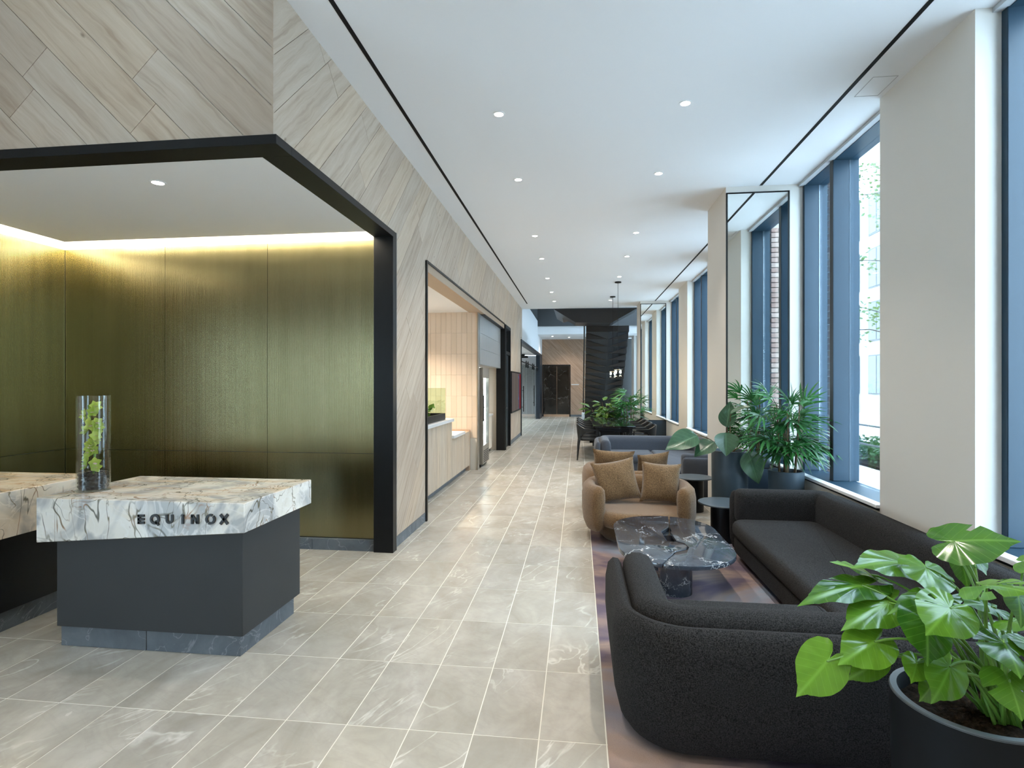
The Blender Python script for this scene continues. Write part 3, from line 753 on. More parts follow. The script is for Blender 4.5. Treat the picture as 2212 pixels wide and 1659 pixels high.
def lpoly(pts, rads, seg=6):
    """rounded closed polygon"""
    out = []; n = len(pts)
    for i in range(n):
        a, b, c = Vector(pts[i - 1]), Vector(pts[i]), Vector(pts[(i + 1) % n]); r = rads[i]
        d1 = (a - b).normalized(); d2 = (c - b).normalized(); ang = d1.angle(d2); t = r / math.tan(ang / 2)
        p1 = b + d1 * t; p2 = b + d2 * t; cen = b + (d1 + d2).normalized() * (r / math.sin(ang / 2))
        a1 = math.atan2(p1.y - cen.y, p1.x - cen.x); a2 = math.atan2(p2.y - cen.y, p2.x - cen.x); da = (a2 - a1 + PI) % (2 * PI) - PI
        for k in range(seg + 1):
            q = a1 + da * k / seg; out.append((cen.x + math.cos(q) * r, cen.y + math.sin(q) * r))
    return out
def sectional(lab, mat, my=None, xl=.255, yn=2.48, yt=3.38, xr=2.36, yf=5.60, xa=1.52, xs=1.40):
    """L shaped sofa; my(y) mirrors it along the room"""
    f_ = my or (lambda y: y)
    t = thing('sectional_sofa', lab, 'sofa', (1.3, f_(yn + .3), 0), 'lounge sectional sofas')
    P = [(xl, yt), (xl, yn), (xr, yn), (xr, yf), (xa, yf)]
    path = round_path(P, [.24, .24, .2], 10)
    prof, rol = SHELL, ROLL
    # walking the path outward lies on the right-hand side, so flip the offsets
    fl = lambda pr: [(-o, z) for o, z in pr]
    pr1, pr2 = fl(prof), fl(rol)
    pth = [(p.x, f_(p.y)) for p in path]
    if my: pr1, pr2 = prof, rol
    m1 = MB(); sweep(m1, pth, pr1, .05); m1.build('back_shell', mat, t, smooth=True, angle=70)
    path2 = round_path([(xl, yt - .03), (xl, yn), (xr, yn), (xr, yf), (xa + .03, yf)], [.24, .24, .2], 10)
    m2 = MB(); sweep(m2, [(p.x, f_(p.y)) for p in path2], pr2, .07, caps=4); m2.build('back_cushion', mat, t, smooth=True, angle=70)
    a, b, c, d = xl + .17, yn + .17, xr - .17, yf - .18
    sp = [(a, b), (c, b), (c, d), (xs, d), (xs, yt), (a, yt)]
    rr = [.1, .1, .1, .12, .06, .10]
    def mp(pp):
        q = [(x, f_(y)) for x, y in pp]; return q[::-1] if my else q
    def seat(pts, rads, z0, z1, nm, m_, r=.05):
        mb = MB(); pl = lpoly(pts, rads)
        if my: pl = [(x, f_(y)) for x, y in pl][::-1]
        cushion_slab(mb, pl, z0, z1, r); mb.build(nm, m_, t, smooth=True, angle=60)
    seat([(a, b), (xs, b), (xs, yt), (a, yt)], [.1, .05, .05, .12], .215, .365, 'seat_cushion', mat, .055)
    seat([(xs + .004, b), (c, b), (c, d), (xs + .004, d)], [.05, .1, .1, .14], .215, .365, 'seat_cushion', mat, .055)
    seat([(a + .03, b), (c, b), (c, d), (xs + .03, d), (xs + .03, yt - .03), (a + .03, yt - .03)], [.08, .08, .08, .1, .03, .08], .06, .217, 'seat_base', mat, .03)
    seat([(a + .1, b + .02), (c - .02, b + .02), (c - .02, d - .02), (xs + .12, d - .02), (xs + .12, yt - .12), (a + .1, yt - .12)], [.05] * 6, .008, .062, 'plinth', 'plinth', .004)
    return t
sectional('charcoal boucle sectional sofa nearest the viewer beside monstera pot', 'sofa')
sectional('slate blue felt sectional sofa in front of the dining table', 'sofa2', my=lambda y: 13.52 - y, xl=.385, yn=2.50, yt=3.50, xr=2.36, yf=5.42, xa=1.50, xs=1.36)

# coffee table: marble capsule of two interlocking halves on drum legs
CT = thing('coffee_table', 'capsule shaped black marble coffee table with white veins', 'table', (.75, 4.74, 0))
tc, hw, yA, yB = .75, .44, 4.43, 5.04
def arcp(cx, cy, r, a0, a1, n=18): return [(cx + r * math.cos(a0 + (a1 - a0) * k / n), cy + r * math.sin(a0 + (a1 - a0) * k / n)) for k in range(n + 1)]
left = arcp(tc, yB, hw, PI, PI * .42, 16) + [(tc + .05, 5.06), (tc - .02, 4.93), (tc - .04, 4.90), (tc - .035, 4.62), (tc + .03, 4.60), (tc + .08, 4.55), (tc + .098, 4.47), (tc + .075, 4.40), (tc - .02, 4.33)] + arcp(tc, yA, hw, PI * 1.38, PI, 10)
right = arcp(tc, yA, hw, PI * 1.385, 2 * PI, 18) + arcp(tc, yB, hw, 0, PI * .415, 14) + [(tc + .055, 5.055), (tc + .05, 4.93), (tc + .035, 4.91), (tc + .04, 4.62), (tc + .09, 4.56), (tc + .106, 4.47), (tc + .08, 4.393), (tc - .012, 4.325)]
for pl in (left, right):
    MB().prism(pl, .318, .352).build('marble_top', 'blackmarble', CT, bevel=.006, seg=2)
for y in (4.45, 5.03):
    lg = MB(); lg.lathe([(.128, .0036), (.128, .318)], 40, (.75, y)); lg.build('drum_leg', 'blackmarble', CT, smooth=True, angle=50)

# lounge armchairs
def armchair(lab, cx, cy, face):
    t = thing('lounge_armchair', lab, 'armchair', (0, 0, 0), 'camel swivel armchairs')
    R = .50
    path = []
    for k in range(37):
        a = math.radians(-38 + (256) * k / 36)
        # superellipse plan, open towards local -y
        ca, sa = math.cos(a), math.sin(a); e = 2 / 2.6
        path.append((R * math.copysign(abs(ca) ** e, ca), R * .92 * math.copysign(abs(sa) ** e, sa) + .02))
    prof = [(-.04, .13), (-.07, .20), (-.085, .32), (-.085, .46), (-.07, .545), (-.03, .585), (.02, .585), (.055, .55), (.065, .47), (.055, .32), (.05, .16), (.03, .13)]
    prof = [(-o, z) for o, z in prof]
    prof = [(-o, z) for o, z in prof]
    m1 = MB(); sweep(m1, path, prof, .07, caps=4); m1.build('shell', 'teddy', t, smooth=True, angle=75)
    s_ = MB(); pts = [(.455 * math.copysign(abs(math.cos(a)) ** .8, math.cos(a)), (.455 if math.sin(a) > 0 else .50) * math.copysign(abs(math.sin(a)) ** .8, math.sin(a))) for a in [2 * PI * k / 40 for k in range(40)]]
    cushion_slab(s_, pts, .17, .345, .075); s_.build('seat_cushion', 'teddy', t, smooth=True, angle=75)
    b_ = MB(); b_.lathe([(.36, .012), (.40, .05), (.425, .13), (.40, .20)], 40); b_.build('base', 'teddy_dark', t, smooth=True, angle=60)
    t.location = (cx, cy, 0); t.rotation_euler = (0, 0, face)
    return t
M['teddy_dark'] = mat_fabric('camel_teddy_base', (.06, .034, .015), (.13, .08, .04), 130, bump=.7)
armchair('camel teddy swivel armchair facing the coffee table', .62, 5.98, 0.0)
armchair('camel teddy armchair turned away, behind the first one', .63, 7.22, PI + .06)
def pillow(lab, c, rx, ry, rz, w_=.47, h_=.47, th=.17):
    mb = MB(); n = 18
    for sgn in (1, -1):
        b = len(mb.v)
        for i in range(n + 1):
            for j in range(n + 1):
                a = -1 + 2 * i / n; d = -1 + 2 * j / n
                pin = 1 - .10 * (1 - abs(d) ** 2.2) * abs(a) ** 3; pin2 = 1 - .10 * (1 - abs(a) ** 2.2) * abs(d) ** 3
                hh = max(0, (1 - abs(a) ** 2.6)) ** .55 * max(0, (1 - abs(d) ** 2.6)) ** .55
                wr = .012 * math.sin(a * 5 + d * 3.1) * hh
                mb.v.append((a * w_ / 2 * pin, sgn * (th / 2 * hh + wr * .5), d * h_ / 2 * pin2))
        for i in range(n):
            for j in range(n): mb.f.append((b + i * (n + 1) + j, b + (i + 1) * (n + 1) + j, b + (i + 1) * (n + 1) + j + 1, b + i * (n + 1) + j + 1))
    o = mb.build('throw_pillow', 'teddy_cush', smooth=True, angle=80, merge=True); o.location = c; o.rotation_euler = (rx, ry, rz)
    return tag(o, lab, 'pillow', 'camel teddy throw pillows')
pillow('left camel pillow on the front armchair, one corner raised', (.405, 6.10, .575), -.30, -.16, .16, .48, .46)
pillow('right camel pillow sitting square on the front armchair', (.872, 6.09, .565), -.26, .05, -.12, .42, .44)
pillow('left camel pillow on the rear armchair, seen from behind', (.43, 7.08, .59), .28, .04, -.05, .52, .44)
pillow('right camel pillow on the rear armchair, half hidden', (.92, 7.13, .565), .30, -.08, .35, .44, .42)

def side_table(lab, cx, cy, R, z):
    t = thing('side_table', lab, 'side table', (cx, cy, 0), 'round grey side tables')
    a = MB(); a.lathe([(R - .004, z - .016), (R, z - .012), (R, z - .003), (R - .003, z)], 48, (cx, cy)); a.build('table_top', 'table_top', t, smooth=True, angle=35)
    b = MB(); b.lathe([(R * .52, .0036), (R * .52, z - .016)], 40, (cx, cy)); b.build('drum_base', 'dark_body', t, smooth=True, angle=50)
side_table('round grey side table at the end of the near sofa', 1.50, 5.965, .26, .40)
side_table('round dark side table behind the front armchair, by the planter', 1.46, 7.30, .235, .44)

# ------------------------------------------------------------------ leaves
def frame(P, tip, nrm):
    d = (tip - P); L = d.length; d.normalize(); s_ = nrm.cross(d)
    if s_.length < 1e-4: s_ = Vector((1, 0, 0)).cross(d)
    s_.normalize(); n = d.cross(s_); return d, s_, n, L
HEART = [(0, .82), (4, .735), (11, .665), (25, .615), (45, .585), (68, .56), (90, .53), (115, .49), (138, .43), (155, .36), (168, .25), (176, .12), (180, .07)]
def rint(a):
    a = abs(a)
    for i in range(len(HEART) - 1):
        if a <= HEART[i + 1][0]:
            t = (a - HEART[i][0]) / (HEART[i + 1][0] - HEART[i][0]); t = t * t * (3 - 2 * t) if i else t
            return HEART[i][1] + (HEART[i + 1][1] - HEART[i][1]) * t
    return HEART[-1][1]
def heart_leaf(P, tip, nrm, wr=1.0, fold=.18, droop=.25, slits=(), holes=(), wave=.02, seed=0):
    d, s_, n, L = frame(P, tip, nrm); L /= .82; rg = random.Random(seed)
    mb = MB(); mb.uv = []; NA, NR = 72, 8
    def pt(a, q):
        r = rint(a) * q * L; x = r * math.cos(math.radians(a)); y = r * math.sin(math.radians(a)) * wr
        z = -fold * abs(y) * .9 + fold * .2 * L * (abs(y) / L) ** .5 - droop * (x * abs(x)) / L + wave * L * math.sin(a * .16 + seed) * q * q
        z += .006 * L * math.cos(math.radians(a) * 14) * q * (1 - q)
        return P + d * x + s_ * y + n * z, (x / L, y / L)
    for j in range(NR + 1):
        for i in range(NA + 1):
            a = -180 + 360 * i / NA; p, uv_ = pt(a, max(.02, j / NR)); mb.v.append(tuple(p)); mb.uv.append(uv_)
    W_ = NA + 1
    for j in range(NR):
        for i in range(NA):
            am = -180 + 360 * (i + .5) / NA
            if any(abs(am - sa) < 2.6 and j >= sj for sa, sj in slits): continue
            if any(abs(am - ha) < 8 and hj <= j < hj + 2 for ha, hj in holes): continue
            mb.f.append((j * W_ + i, j * W_ + i + 1, (j + 1) * W_ + i + 1, (j + 1) * W_ + i))
    return mb
def ovate_leaf(P, tip, nrm, wr=.45, fold=.25, droop=.15, wave=.015, seed=0, tipp=.68):
    d, s_, n, L = frame(P, tip, nrm); mb = MB(); mb.uv = []; NS, NW = 18, 8
    for i in range(NS + 1):
        t = i / NS; wd = wr * L * .5 * (math.sin(PI * t ** tipp) ** .95 if 0 < t < 1 else 0)
        for k in range(NW + 1):
            a = -1 + 2 * k / NW; y = a * wd
            z = fold * abs(y) - droop * L * t * t + wave * L * math.sin(t * 11 + a * 2 + seed) * abs(a) + .006 * L * math.cos(t * 46 - abs(a) * 9) * (1 - abs(a))
            mb.v.append(tuple(P + d * (t * L) + s_ * y + n * z)); mb.uv.append((t, a * .4))
    for i in range(NS):
        for k in range(NW):
            q = i * (NW + 1) + k; mb.f.append((q, q + 1, q + NW + 2, q + NW + 1))
    return mb
def bez(a, b, c, n=10): return [a * (1 - t) ** 2 + b * (2 * t * (1 - t)) + c * t * t for t in [k / n for k in range(n + 1)]]

def pot(t, cx, cy, R, h, mat, rim=None, taper=.94, soil=.05, th=.022):
    p = MB(); p.lathe([(R * taper - .02, .0036), (R * taper, .014), (R, h - .004), (R - .004, h), (R - th, h), (R - th - .004, h - .02), (R - th - .01, h - soil - .04)], 56, (cx, cy), cap=False)
    p.v += [(cx, cy, .0036)]; b = len(p.v) - 1; p.f += [(b, (i + 1) % 56, i) for i in range(56)]
    o = p.build('pot', mat, t, smooth=True, angle=35)
    s_ = MB(); n = 40; rr = 10; rg = random.Random(int(R * 1000))
    for j in range(rr + 1):
        for i in range(n):
            a = 2 * PI * i / n; r = (R - th - .006) * max(.01, j / rr); s_.v.append((cx + r * math.cos(a), cy + r * math.sin(a), h - soil + rg.uniform(-.008, .012) + .012 * math.cos(j / rr * 1.5)))
    for j in range(rr):
        for i in range(n):
            k = (i + 1) % n; s_.f.append((j * n + i, j * n + k, (j + 1) * n + k, (j + 1) * n + i))
    s_.build('soil', 'soil', t, smooth=True, angle=80)
    return o

# monstera in the foreground (leaf positions read from the photograph, depths around the pot's axis)
MX, MY, MR, MH = 1.27, 1.97, .222, .60
MO = thing('potted_monstera', 'bright green monstera in charcoal pot in the right foreground', 'potted plant', (MX, MY, 0))
pot(MO, MX, MY, MR, MH, 'pot_dark', soil=.055)
rm = MB(); rm.lathe([(MR + .0008, MH - .006), (MR - .003, MH + .0012), (MR - .022, MH + .0012), (MR - .0225, MH - .006)], 56, (MX, MY), cap=False); rm.build('pot_rim', 'pot_rim', MO, smooth=True, angle=50)
k_ = 2.967
def mp(x, y, Y): return at_y(1660 + x / k_, 1100 + y / k_, Y)
up = Vector((0, 0, 1))
LV = [  # base px, tip px, base depth, tip depth, normal (x, y, z), width, fold, droop, slits, holes
    ((375, 975), (190, 1200), 1.78, 1.70, (-.25, -1, .30), 1.06, .16, .10, [], []),
    ((680, 850), (470, 975), 1.86, 1.76, (-.1, -.75, .7), 1.25, .18, .18, [], []),
    ((770, 600), (500, 715), 1.98, 1.82, (-.2, -.6, .75), 1.25, .22, .22, [(100, 4)], []),
    ((600, 490), (225, 520), 2.02, 1.86, (.05, -.35, 1), 1.0, .12, .25, [(-60, 4)], []),
    ((660, 420), (410, 305), 2.12, 2.02, (.1, -.25, 1), .75, .1, .10, [], []),
    ((860, 345), (560, 318), 2.14, 2.02, (.0, -.45, 1), .95, .14, .18, [], []),
    ((1010, 375), (1095, 530), 2.06, 1.90, (.05, -.6, .8), 1.45, .22, .2, [(75, 4), (-75, 5)], []),
    ((1190, 205), (1615, 175), 1.95, 1.88, (.0, -.5, 1), .85, .16, .16, [(50, 5)], []),
    ((1085, 555), (795, 580), 1.96, 1.84, (.1, -.25, 1), .75, .15, .3, [], []),
    ((1165, 635), (1032, 780), 1.78, 1.68, (-.1, -.7, .7), 1.45, .16, .18, [(-62, 3)], [(-95, 4)]),
    ((1010, 715), (1040, 1000), 1.84, 1.74, (.0, -1, .25), .98, .2, .12, [], []),
    ((1160, 1010), (1085, 1235), 1.82, 1.72, (.1, -.85, .5), 1.05, .22, .2, [], []),
    ((1510, 860), (1640, 1060), 1.74, 1.64, (.1, -.7, .7), 1.15, .2, .2, [(-80, 4)], [(40, 4)]),
    ((1400, 490), (1690, 500), 1.72, 1.62, (.0, -.4, 1), 1.15, .14, .22, [(30, 3), (62, 3), (-35, 3), (-68, 3), (95, 4)], [(48, 2), (-50, 2)]),
    ((1430, 625), (1265, 575), 1.98, 1.92, (.0, -.3, 1), 1.1, .12, .2, [(60, 4)], []),
    ((1545, 1110), (1640, 1350), 1.70, 1.62, (.0, -.8, .6), 1.0, .2, .15, [(60, 3), (-60, 4)], []),
    ((690, 985), (512, 1095), 1.90, 1.84, (.1, -.8, .5), 1.0, .2, .15, [], []),
    ((1305, 290), (1415, 410), 2.14, 2.08, (.2, -.5, .8), 1.1, .15, .2, [], []),
    ((1235, 335), (1300, 520), 2.06, 2.02, (.1, -1, .2), .9, .15, .2, [], []),
    ((1480, 780), (1350, 850), 2.06, 2.0, (.0, -.6, .8), 1.0, .15, .2, [], []),
    ((920, 680), (880, 760), 2.10, 2.06, (.1, -.7, .6), 1.0, .15, .2, [], []),
    ((1050, 1120), (985, 1235), 1.84, 1.78, (.2, -.9, .3), 1.0, .2, .15, [], []),
    ((950, 985), (925, 1110), 1.84, 1.78, (-.2, -.9, .3), .9, .2, .15, [], []),
    ((1560, 720), (1720, 760), 1.90, 1.84, (.1, -.4, .9), 1.1, .15, .2, [(50, 3), (-50, 3)], []),
    ((1600, 560), (1640, 760), 1.80, 1.72, (.3, -.8, .4), .8, .15, .1, [], []),
    ((1720, 880), (1850, 1000), 1.76, 1.66, (.2, -.5, .8), 1.1, .15, .2, [(50, 3)], []),
    ((1640, 330), (1800, 300), 2.05, 2.0, (.0, -.4, 1), 1.0, .15, .2, [(45, 3), (-45, 3)], []),
]
WPX = [300, 290, 300, 270, 200, 330, 340, 420, 210, 330, 330, 270, 320, 400, 270, 290, 170, 200, 160, 150, 100, 180, 160, 300, 240, 300, 300]
rg = random.Random(21)
for i, (b, tpx, yb, yt, nr, wr, fo, dr, sl, ho) in enumerate(LV):
    P = mp(*b, yb); T = mp(*tpx, yt)
    lf = heart_leaf(P, T, Vector(nr), WPX[i] * .000508 / (1.12 * (T - P).length / .82), fo, dr, sl, ho, .012, i).build('leaf', 'monstera', MO, smooth=True, angle=80)
    root = Vector((MX + .09 + rg.uniform(-.06, .05), MY - .02 + rg.uniform(-.05, .05), MH - .05))
    mid = (root + P) / 2 + Vector((0, 0, .10 + .12 * rg.random())); mid.x = root.x * .55 + P.x * .45; mid.y = root.y * .6 + P.y * .4
    MB().tube(bez(root, mid, P, 12), [.0068 - .0035 * k / 12 for k in range(13)], 7).build('petiole', 'monstera_stem', MO, smooth=True)

# lady palm: canes with fans of narrow leaflets
def fan(P, d, nrm, L, nl, spread, rg, wd=.029, dr=.5):
    mb = MB(); d = d.normalized(); s_ = nrm.cross(d).normalized(); n = d.cross(s_)
    for q in range(nl):
        a = spread * (-1 + 2 * (q + .5) / nl) + rg.uniform(-.06, .06); l_ = L * (1 - .18 * abs(a) / spread) * rg.uniform(.88, 1.08)
        dd = d * math.cos(a) + s_ * math.sin(a); sd = s_ * math.cos(a) - d * math.sin(a); b = len(mb.v); dr_ = dr * rg.uniform(.5, 1.2)
        for i in range(6):
            t = i / 5; w_ = wd * (.35 + 1.6 * t if t < .35 else .95 * (1 - ((t - .35) / .65) ** 2.6) + .08) * .5
            c = P + dd * (l_ * t) - Vector((0, 0, 1)) * (dr_ * l_ * t * t) + n * (.06 * l_ * math.sin(PI * t))
            mb.v += [tuple(c + sd * w_ + n * w_ * .35), tuple(c), tuple(c - sd * w_ + n * w_ * .35)]
        for i in range(5):
            for k in range(2): mb.f.append((b + i * 3 + k, b + i * 3 + k + 1, b + i * 3 + k + 4, b + i * 3 + k + 3))
    return mb
def lady_palm(t, cx, cy, z0, zt, spread, nfr, seed, L=.26, canes=7, R=.12, sxy=(1, 1), ylim=None):
    rg = random.Random(seed); tops = []
    for c in range(canes):
        a = 2 * PI * c / canes + rg.uniform(-.3, .3); r = R * rg.uniform(.2, .95); h = zt - rg.uniform(.2, .55) * (zt - z0)
        b = Vector((cx + r * math.cos(a), cy + r * math.sin(a), z0 - .03)); e = Vector((cx + r * 1.5 * math.cos(a), cy + r * 1.5 * math.sin(a), h))
        MB().tube(bez(b, (b + e) / 2 + Vector((.01, .01, 0)), e, 6), [.010, .0095, .009, .0085, .008, .007, .006], 7).build('cane', 'brownstem', t, smooth=True); tops.append((b, e))
    for k in range(nfr):
        b, e = tops[k % canes]; f = rg.uniform(.25, 1.0) ** .8; st = b.lerp(e, f)
        a = rg.uniform(0, 2 * PI); el = rg.uniform(-.05, .95) if f > .7 else rg.uniform(-.25, .5)
        out = Vector((math.cos(a) * math.cos(el) * sxy[0], math.sin(a) * math.cos(el) * sxy[1], math.sin(el)))
        if ylim and out.y > 0: out.y *= ylim
        pl = spread * rg.uniform(.35, .78); P = st + out * pl; mid = st + out * pl * .5 + Vector((0, 0, .04))
        MB().tube([st, mid, P], [.0035, .003, .0025], 5).build('petiole', 'palm', t, smooth=True)
        dirn = (out + Vector((0, 0, rg.uniform(-.25, .25)))).normalized(); nr = Vector((0, 0, 1)) + Vector((rg.uniform(-.3, .3), -.25, 0))
        fan(P, dirn, nr, L * rg.uniform(.8, 1.15), rg.choice((6, 7, 8, 9)), rg.uniform(1.0, 1.5), rg, dr=rg.uniform(.1, .42)).build('frond', 'palm', t, smooth=True)
PP = thing('potted_palm', 'bushy lady palm in blue grey pot in front of the mirror column', 'potted plant', (2.265, 6.40, 0))
pot(PP, 2.265, 6.40, .182, .675, 'concrete_blue', soil=.05)
lady_palm(PP, 2.265, 6.40, .65, 1.66, .30, 58, 12, .33, 8, .12, (1.0, .80), -.15)

# large leaved plant in tall planter
RP = thing('potted_rubber_plant', 'dark glossy big leaved plant in tall blue grey cylinder planter', 'potted plant', (1.735, 6.66, 0))
pot(RP, 1.735, 6.66, .20, .86, 'concrete_blue', taper=.97, soil=.04)
k4 = 5.183
def rp4(x, y, Y): return at_y(1420 + x / k4, 780 + y / k4, Y)
for b, tpx, yb, yt, nr, wr, fo, dr in (
        ((450, 835), (95, 965), 6.50, 6.35, (.3, -.55, .8), .55, .25, .12), ((640, 905), (412, 1045), 6.50, 6.40, (-.1, -.6, .8), .62, .2, .14),
        ((765, 800), (775, 1060), 6.46, 6.36, (0, -.85, .55), .80, .35, .10), ((775, 740), (822, 455), 6.62, 6.70, (-.5, -.9, 0), .52, .35, -.05),
        ((1010, 1005), (1140, 1380), 6.45, 6.40, (-.2, -.95, .2), .52, .3, .08), ((820, 590), (1075, 475), 6.60, 6.52, (.1, -.4, 1), .30, .5, .1)):
    P, T = rp4(*b, yb), rp4(*tpx, yt)
    ovate_leaf(P, T, Vector(nr), wr * 1.25, fo, dr, .012, len(RP.children)).build('leaf', 'rubber', RP, smooth=True, angle=80)
    rt = Vector((1.735 + (P.x - 1.735) * .15, 6.66, .82)); md = (rt + P) / 2 + Vector((0, 0, .10))
    MB().tube(bez(rt, md, P, 8), [.009, .0088, .0085, .008, .0075, .007, .0065, .006, .0055], 7).build('petiole', 'brownstem', RP, smooth=True)

# ------------------------------------------------------------------ dining corner
DT = thing('dining_table', 'long glossy black dining table behind the blue sofa', 'table', (.74, 13.2, 0))
box(.30, 1.18, 11.75, 14.75, .70, .735).build('table_top', 'gloss_black', DT, bevel=.004, seg=1)
for x in (.36, 1.06):
    for y in (11.85, 14.6): box(x, x + .06, y, y + .06, 0, .70).build('leg', 'chair_black', DT)
box(.36, 1.12, 11.86, 11.90, .60, .70).build('apron', 'gloss_black', DT)
box(.36, 1.12, 14.60, 14.64, .60, .70).build('apron', 'gloss_black', DT)
def dining_chair():
    t = thing('dining_chair', 'x', 'chair', (0, 0, 0), 'black dining chairs')
    s_ = MB(); cushion_slab(s_, lpoly([(-.23, -.24), (.23, -.24), (.25, .22), (-.25, .22)][::1], [.07, .07, .1, .1]), .41, .46, .02); s_.build('seat', 'chair_black', t, smooth=True, angle=60)
    path = round_path([(.26, -.16), (.265, .24), (-.265, .24), (-.26, -.16)], [.16, .16], 8)
    b_ = MB(); n = len(path)
    pr = []
    for i, p in enumerate(path):
        q = abs(2 * i / (n - 1) - 1); lo = .46 + .17 * max(0, q - .45) / .55; hi = .755 - .10 * max(0, q - .35) / .65
        d = Vector((p.x, p.y)).normalized() * .018
        pr.append([(p.x - d.x, p.y - d.y, lo), (p.x + d.x, p.y + d.y, lo), (p.x + d.x * 1.6, p.y + d.y * 1.6 + .02, hi), (p.x - d.x * .4, p.y - d.y * .4 + .02, hi)])
    for s4 in pr: b_.v += s4
    for i in range(n - 1):
        for k in range(4): b_.f.append((i * 4 + k, i * 4 + (k + 1) % 4, i * 4 + 4 + (k + 1) % 4, i * 4 + 4 + k))
    b_.f += [(0, 1, 2, 3), ((n - 1) * 4 + 3, (n - 1) * 4 + 2, (n - 1) * 4 + 1, (n - 1) * 4)]
    b_.build('backrest', 'chair_black', t, smooth=True, angle=50)
    for sx, sy in ((-1, -1), (1, -1), (-1, 1), (1, 1)):
        MB().tube([(sx * .245, sy * .20, .62 if sy < 0 else .52), (sx * .245, sy * .22, .40), (sx * .265, sy * .265, 0)], [.017, .020, .012], 8).build('leg', 'chair_black', t, smooth=True)
    return t
ch0 = dining_chair(); first = True
ow = ['nearest', 'second', 'third', 'farthest']
for side, x, rz, nm in ((0, .235, PI / 2, 'on the aisle side'), (1, 1.36, -PI / 2, 'on the window side')):
    for k in range(4):
        c = ch0 if first else copy_tree(ch0); first = False
        c.location = (x, 12.12 + k * .72, 0); c.rotation_euler = (0, 0, rz)
        c['label'] = '%s black dining chair %s of the glossy table' % (ow[k], nm); c['category'] = 'chair'; c['group'] = 'black dining chairs'
def pendant(lab, x, y):
    t = thing('pendant_lamp', lab, 'lamp', (x, y, ZC), 'pendants over the dining table')
    a = MB(); a.lathe([(.075, ZC - .022), (.075, ZC)], 24, (x, y)); a.build('canopy', 'black', t, smooth=True, angle=40)
    MB().tube([(x, y, ZC - .02), (x, y, 1.98)], .005, 6).build('stem', 'black', t)
    h = MB(); h.lathe([(.02, 1.99), (.10, 1.98), (.10, 1.955), (.02, 1.95)], 20, (x, y)); h.build('hub', 'black', t, smooth=True, angle=40)
    for k in range(4):
        aa = PI / 4 + k * PI / 2; px, py = x + .075 * math.cos(aa), y + .075 * math.sin(aa)
        g1 = MB(); g1.lathe([(.022, 1.80), (.022, 1.955)], 14, (px, py)); s1 = g1.build('glass_tube', 'clear', t, smooth=True, angle=50)
        b1 = MB(); b1.sphere((px, py, 1.90), .017, 10, 6, (1, 1, 1.8)); b1.build('bulb', 'bulb', s1, smooth=True)
    L = bpy.data.lights.new('lamp', 'POINT'); L.energy = 14; L.color = (1, .78, .5); L.shadow_soft_size = .12
    lo = bpy.data.objects.new('lamp', L); COL.objects.link(lo); lo.parent = t; lo.location = (0, 0, 1.74 - ZC)
pendant('slim pendant cluster hanging nearer over the dining table', .915, 13.16)
pendant('slim pendant cluster hanging farther over the dining table', .925, 15.35)
PL = thing('planter_trough', 'long dark planter trough with mixed foliage behind dining table', 'planter', (.95, 15.7, 0))
tr = MB().box(.30, 1.70, 15.40, 15.44, 0, .42).box(.30, 1.70, 15.96, 16.0, 0, .42).box(.30, .34, 15.44, 15.96, 0, .42).box(1.66, 1.70, 15.44, 15.96, 0, .42).box(.30, 1.70, 15.40, 16.0, 0, .03)
tr.build('trough', 'dark_body', PL); box(.34, 1.66, 15.44, 15.96, .03, .38).build('soil', 'soil', PL)
FP = thing('trough_palm', 'lady palm growing in the trough beside the staircase', 'plant', (1.35, 15.7, .38))
lady_palm(FP, 1.38, 15.7, .40, 1.66, .34, 58, 33, .40, 6, .16)
BP = thing('trough_shrub', 'broad leaved green shrub in the trough, left of the palm', 'plant', (.70, 15.65, .38))
rg = random.Random(9)
for c in range(5):
    b = Vector((.70 + rg.uniform(-.15, .2), 15.68, .36)); e = b + Vector((rg.uniform(-.25, .25), rg.uniform(-.15, .1), rg.uniform(.5, .78)))
    MB().tube(bez(b, (b + e) / 2 + Vector((0, 0, .1)), e, 6), [.012, .011, .010, .009, .008, .007, .006], 6).build('stem', 'brownstem', BP, smooth=True)
    for k in range(24):
        st = b.lerp(e, rg.uniform(.1, 1)); a = rg.uniform(0, 2 * PI); el = rg.uniform(-.5, .7)
        out = Vector((math.cos(a) * math.cos(el), math.sin(a) * math.cos(el), math.sin(el))); P = st + out * rg.uniform(.04, .12)
        ovate_leaf(P, P + out * rg.uniform(.2, .32), Vector((0, -.35, 1)), .5, .2, .3, .02, k).build('leaf', 'croton', BP, smooth=True, angle=80)

# ------------------------------------------------------------------ cafe behind the second opening
O2 = MB().box(XL - .20, XL + .02, 6.365, 6.415, 0, 3.085).box(XL - .20, XL + .02, 13.38, 13.46, 0, 3.085)
struct('trim_7', O2, 'black', 'slim black steel jambs of the cafe opening')
struct('trim_8', MB().box(-2.06, XL - .004, 6.415, 13.38, 2.975, 3.10), plain('bronze_soffit', (.40, .30, .21), .45), 'brown soffit strip over the cafe opening')
struct('trim_9', MB().box(-2.02, XL - .002, 10.62, 13.38, 2.965, 2.975).box(XL - .002, XL + .012, 6.415, 13.38, 3.072, 3.10), 'black', 'black steel edge of the cafe header')
struct('ceiling_cafe', box(-6.0, -2.0, 5.32, 13.8, 2.98, 3.08), 'white', 'white cafe ceiling')
struct('wall_cafe_left', MB().box(-5.2, -5.1, 5.32, 13.8, 0, 2.98), 'warmwall', 'warm pale wall inside the cafe')
struct('wall_cafe_near', MB().box(-5.1, -2.0, 5.32, 5.40, 0, 2.98), 'warmwall', 'cafe side of the reception wall')
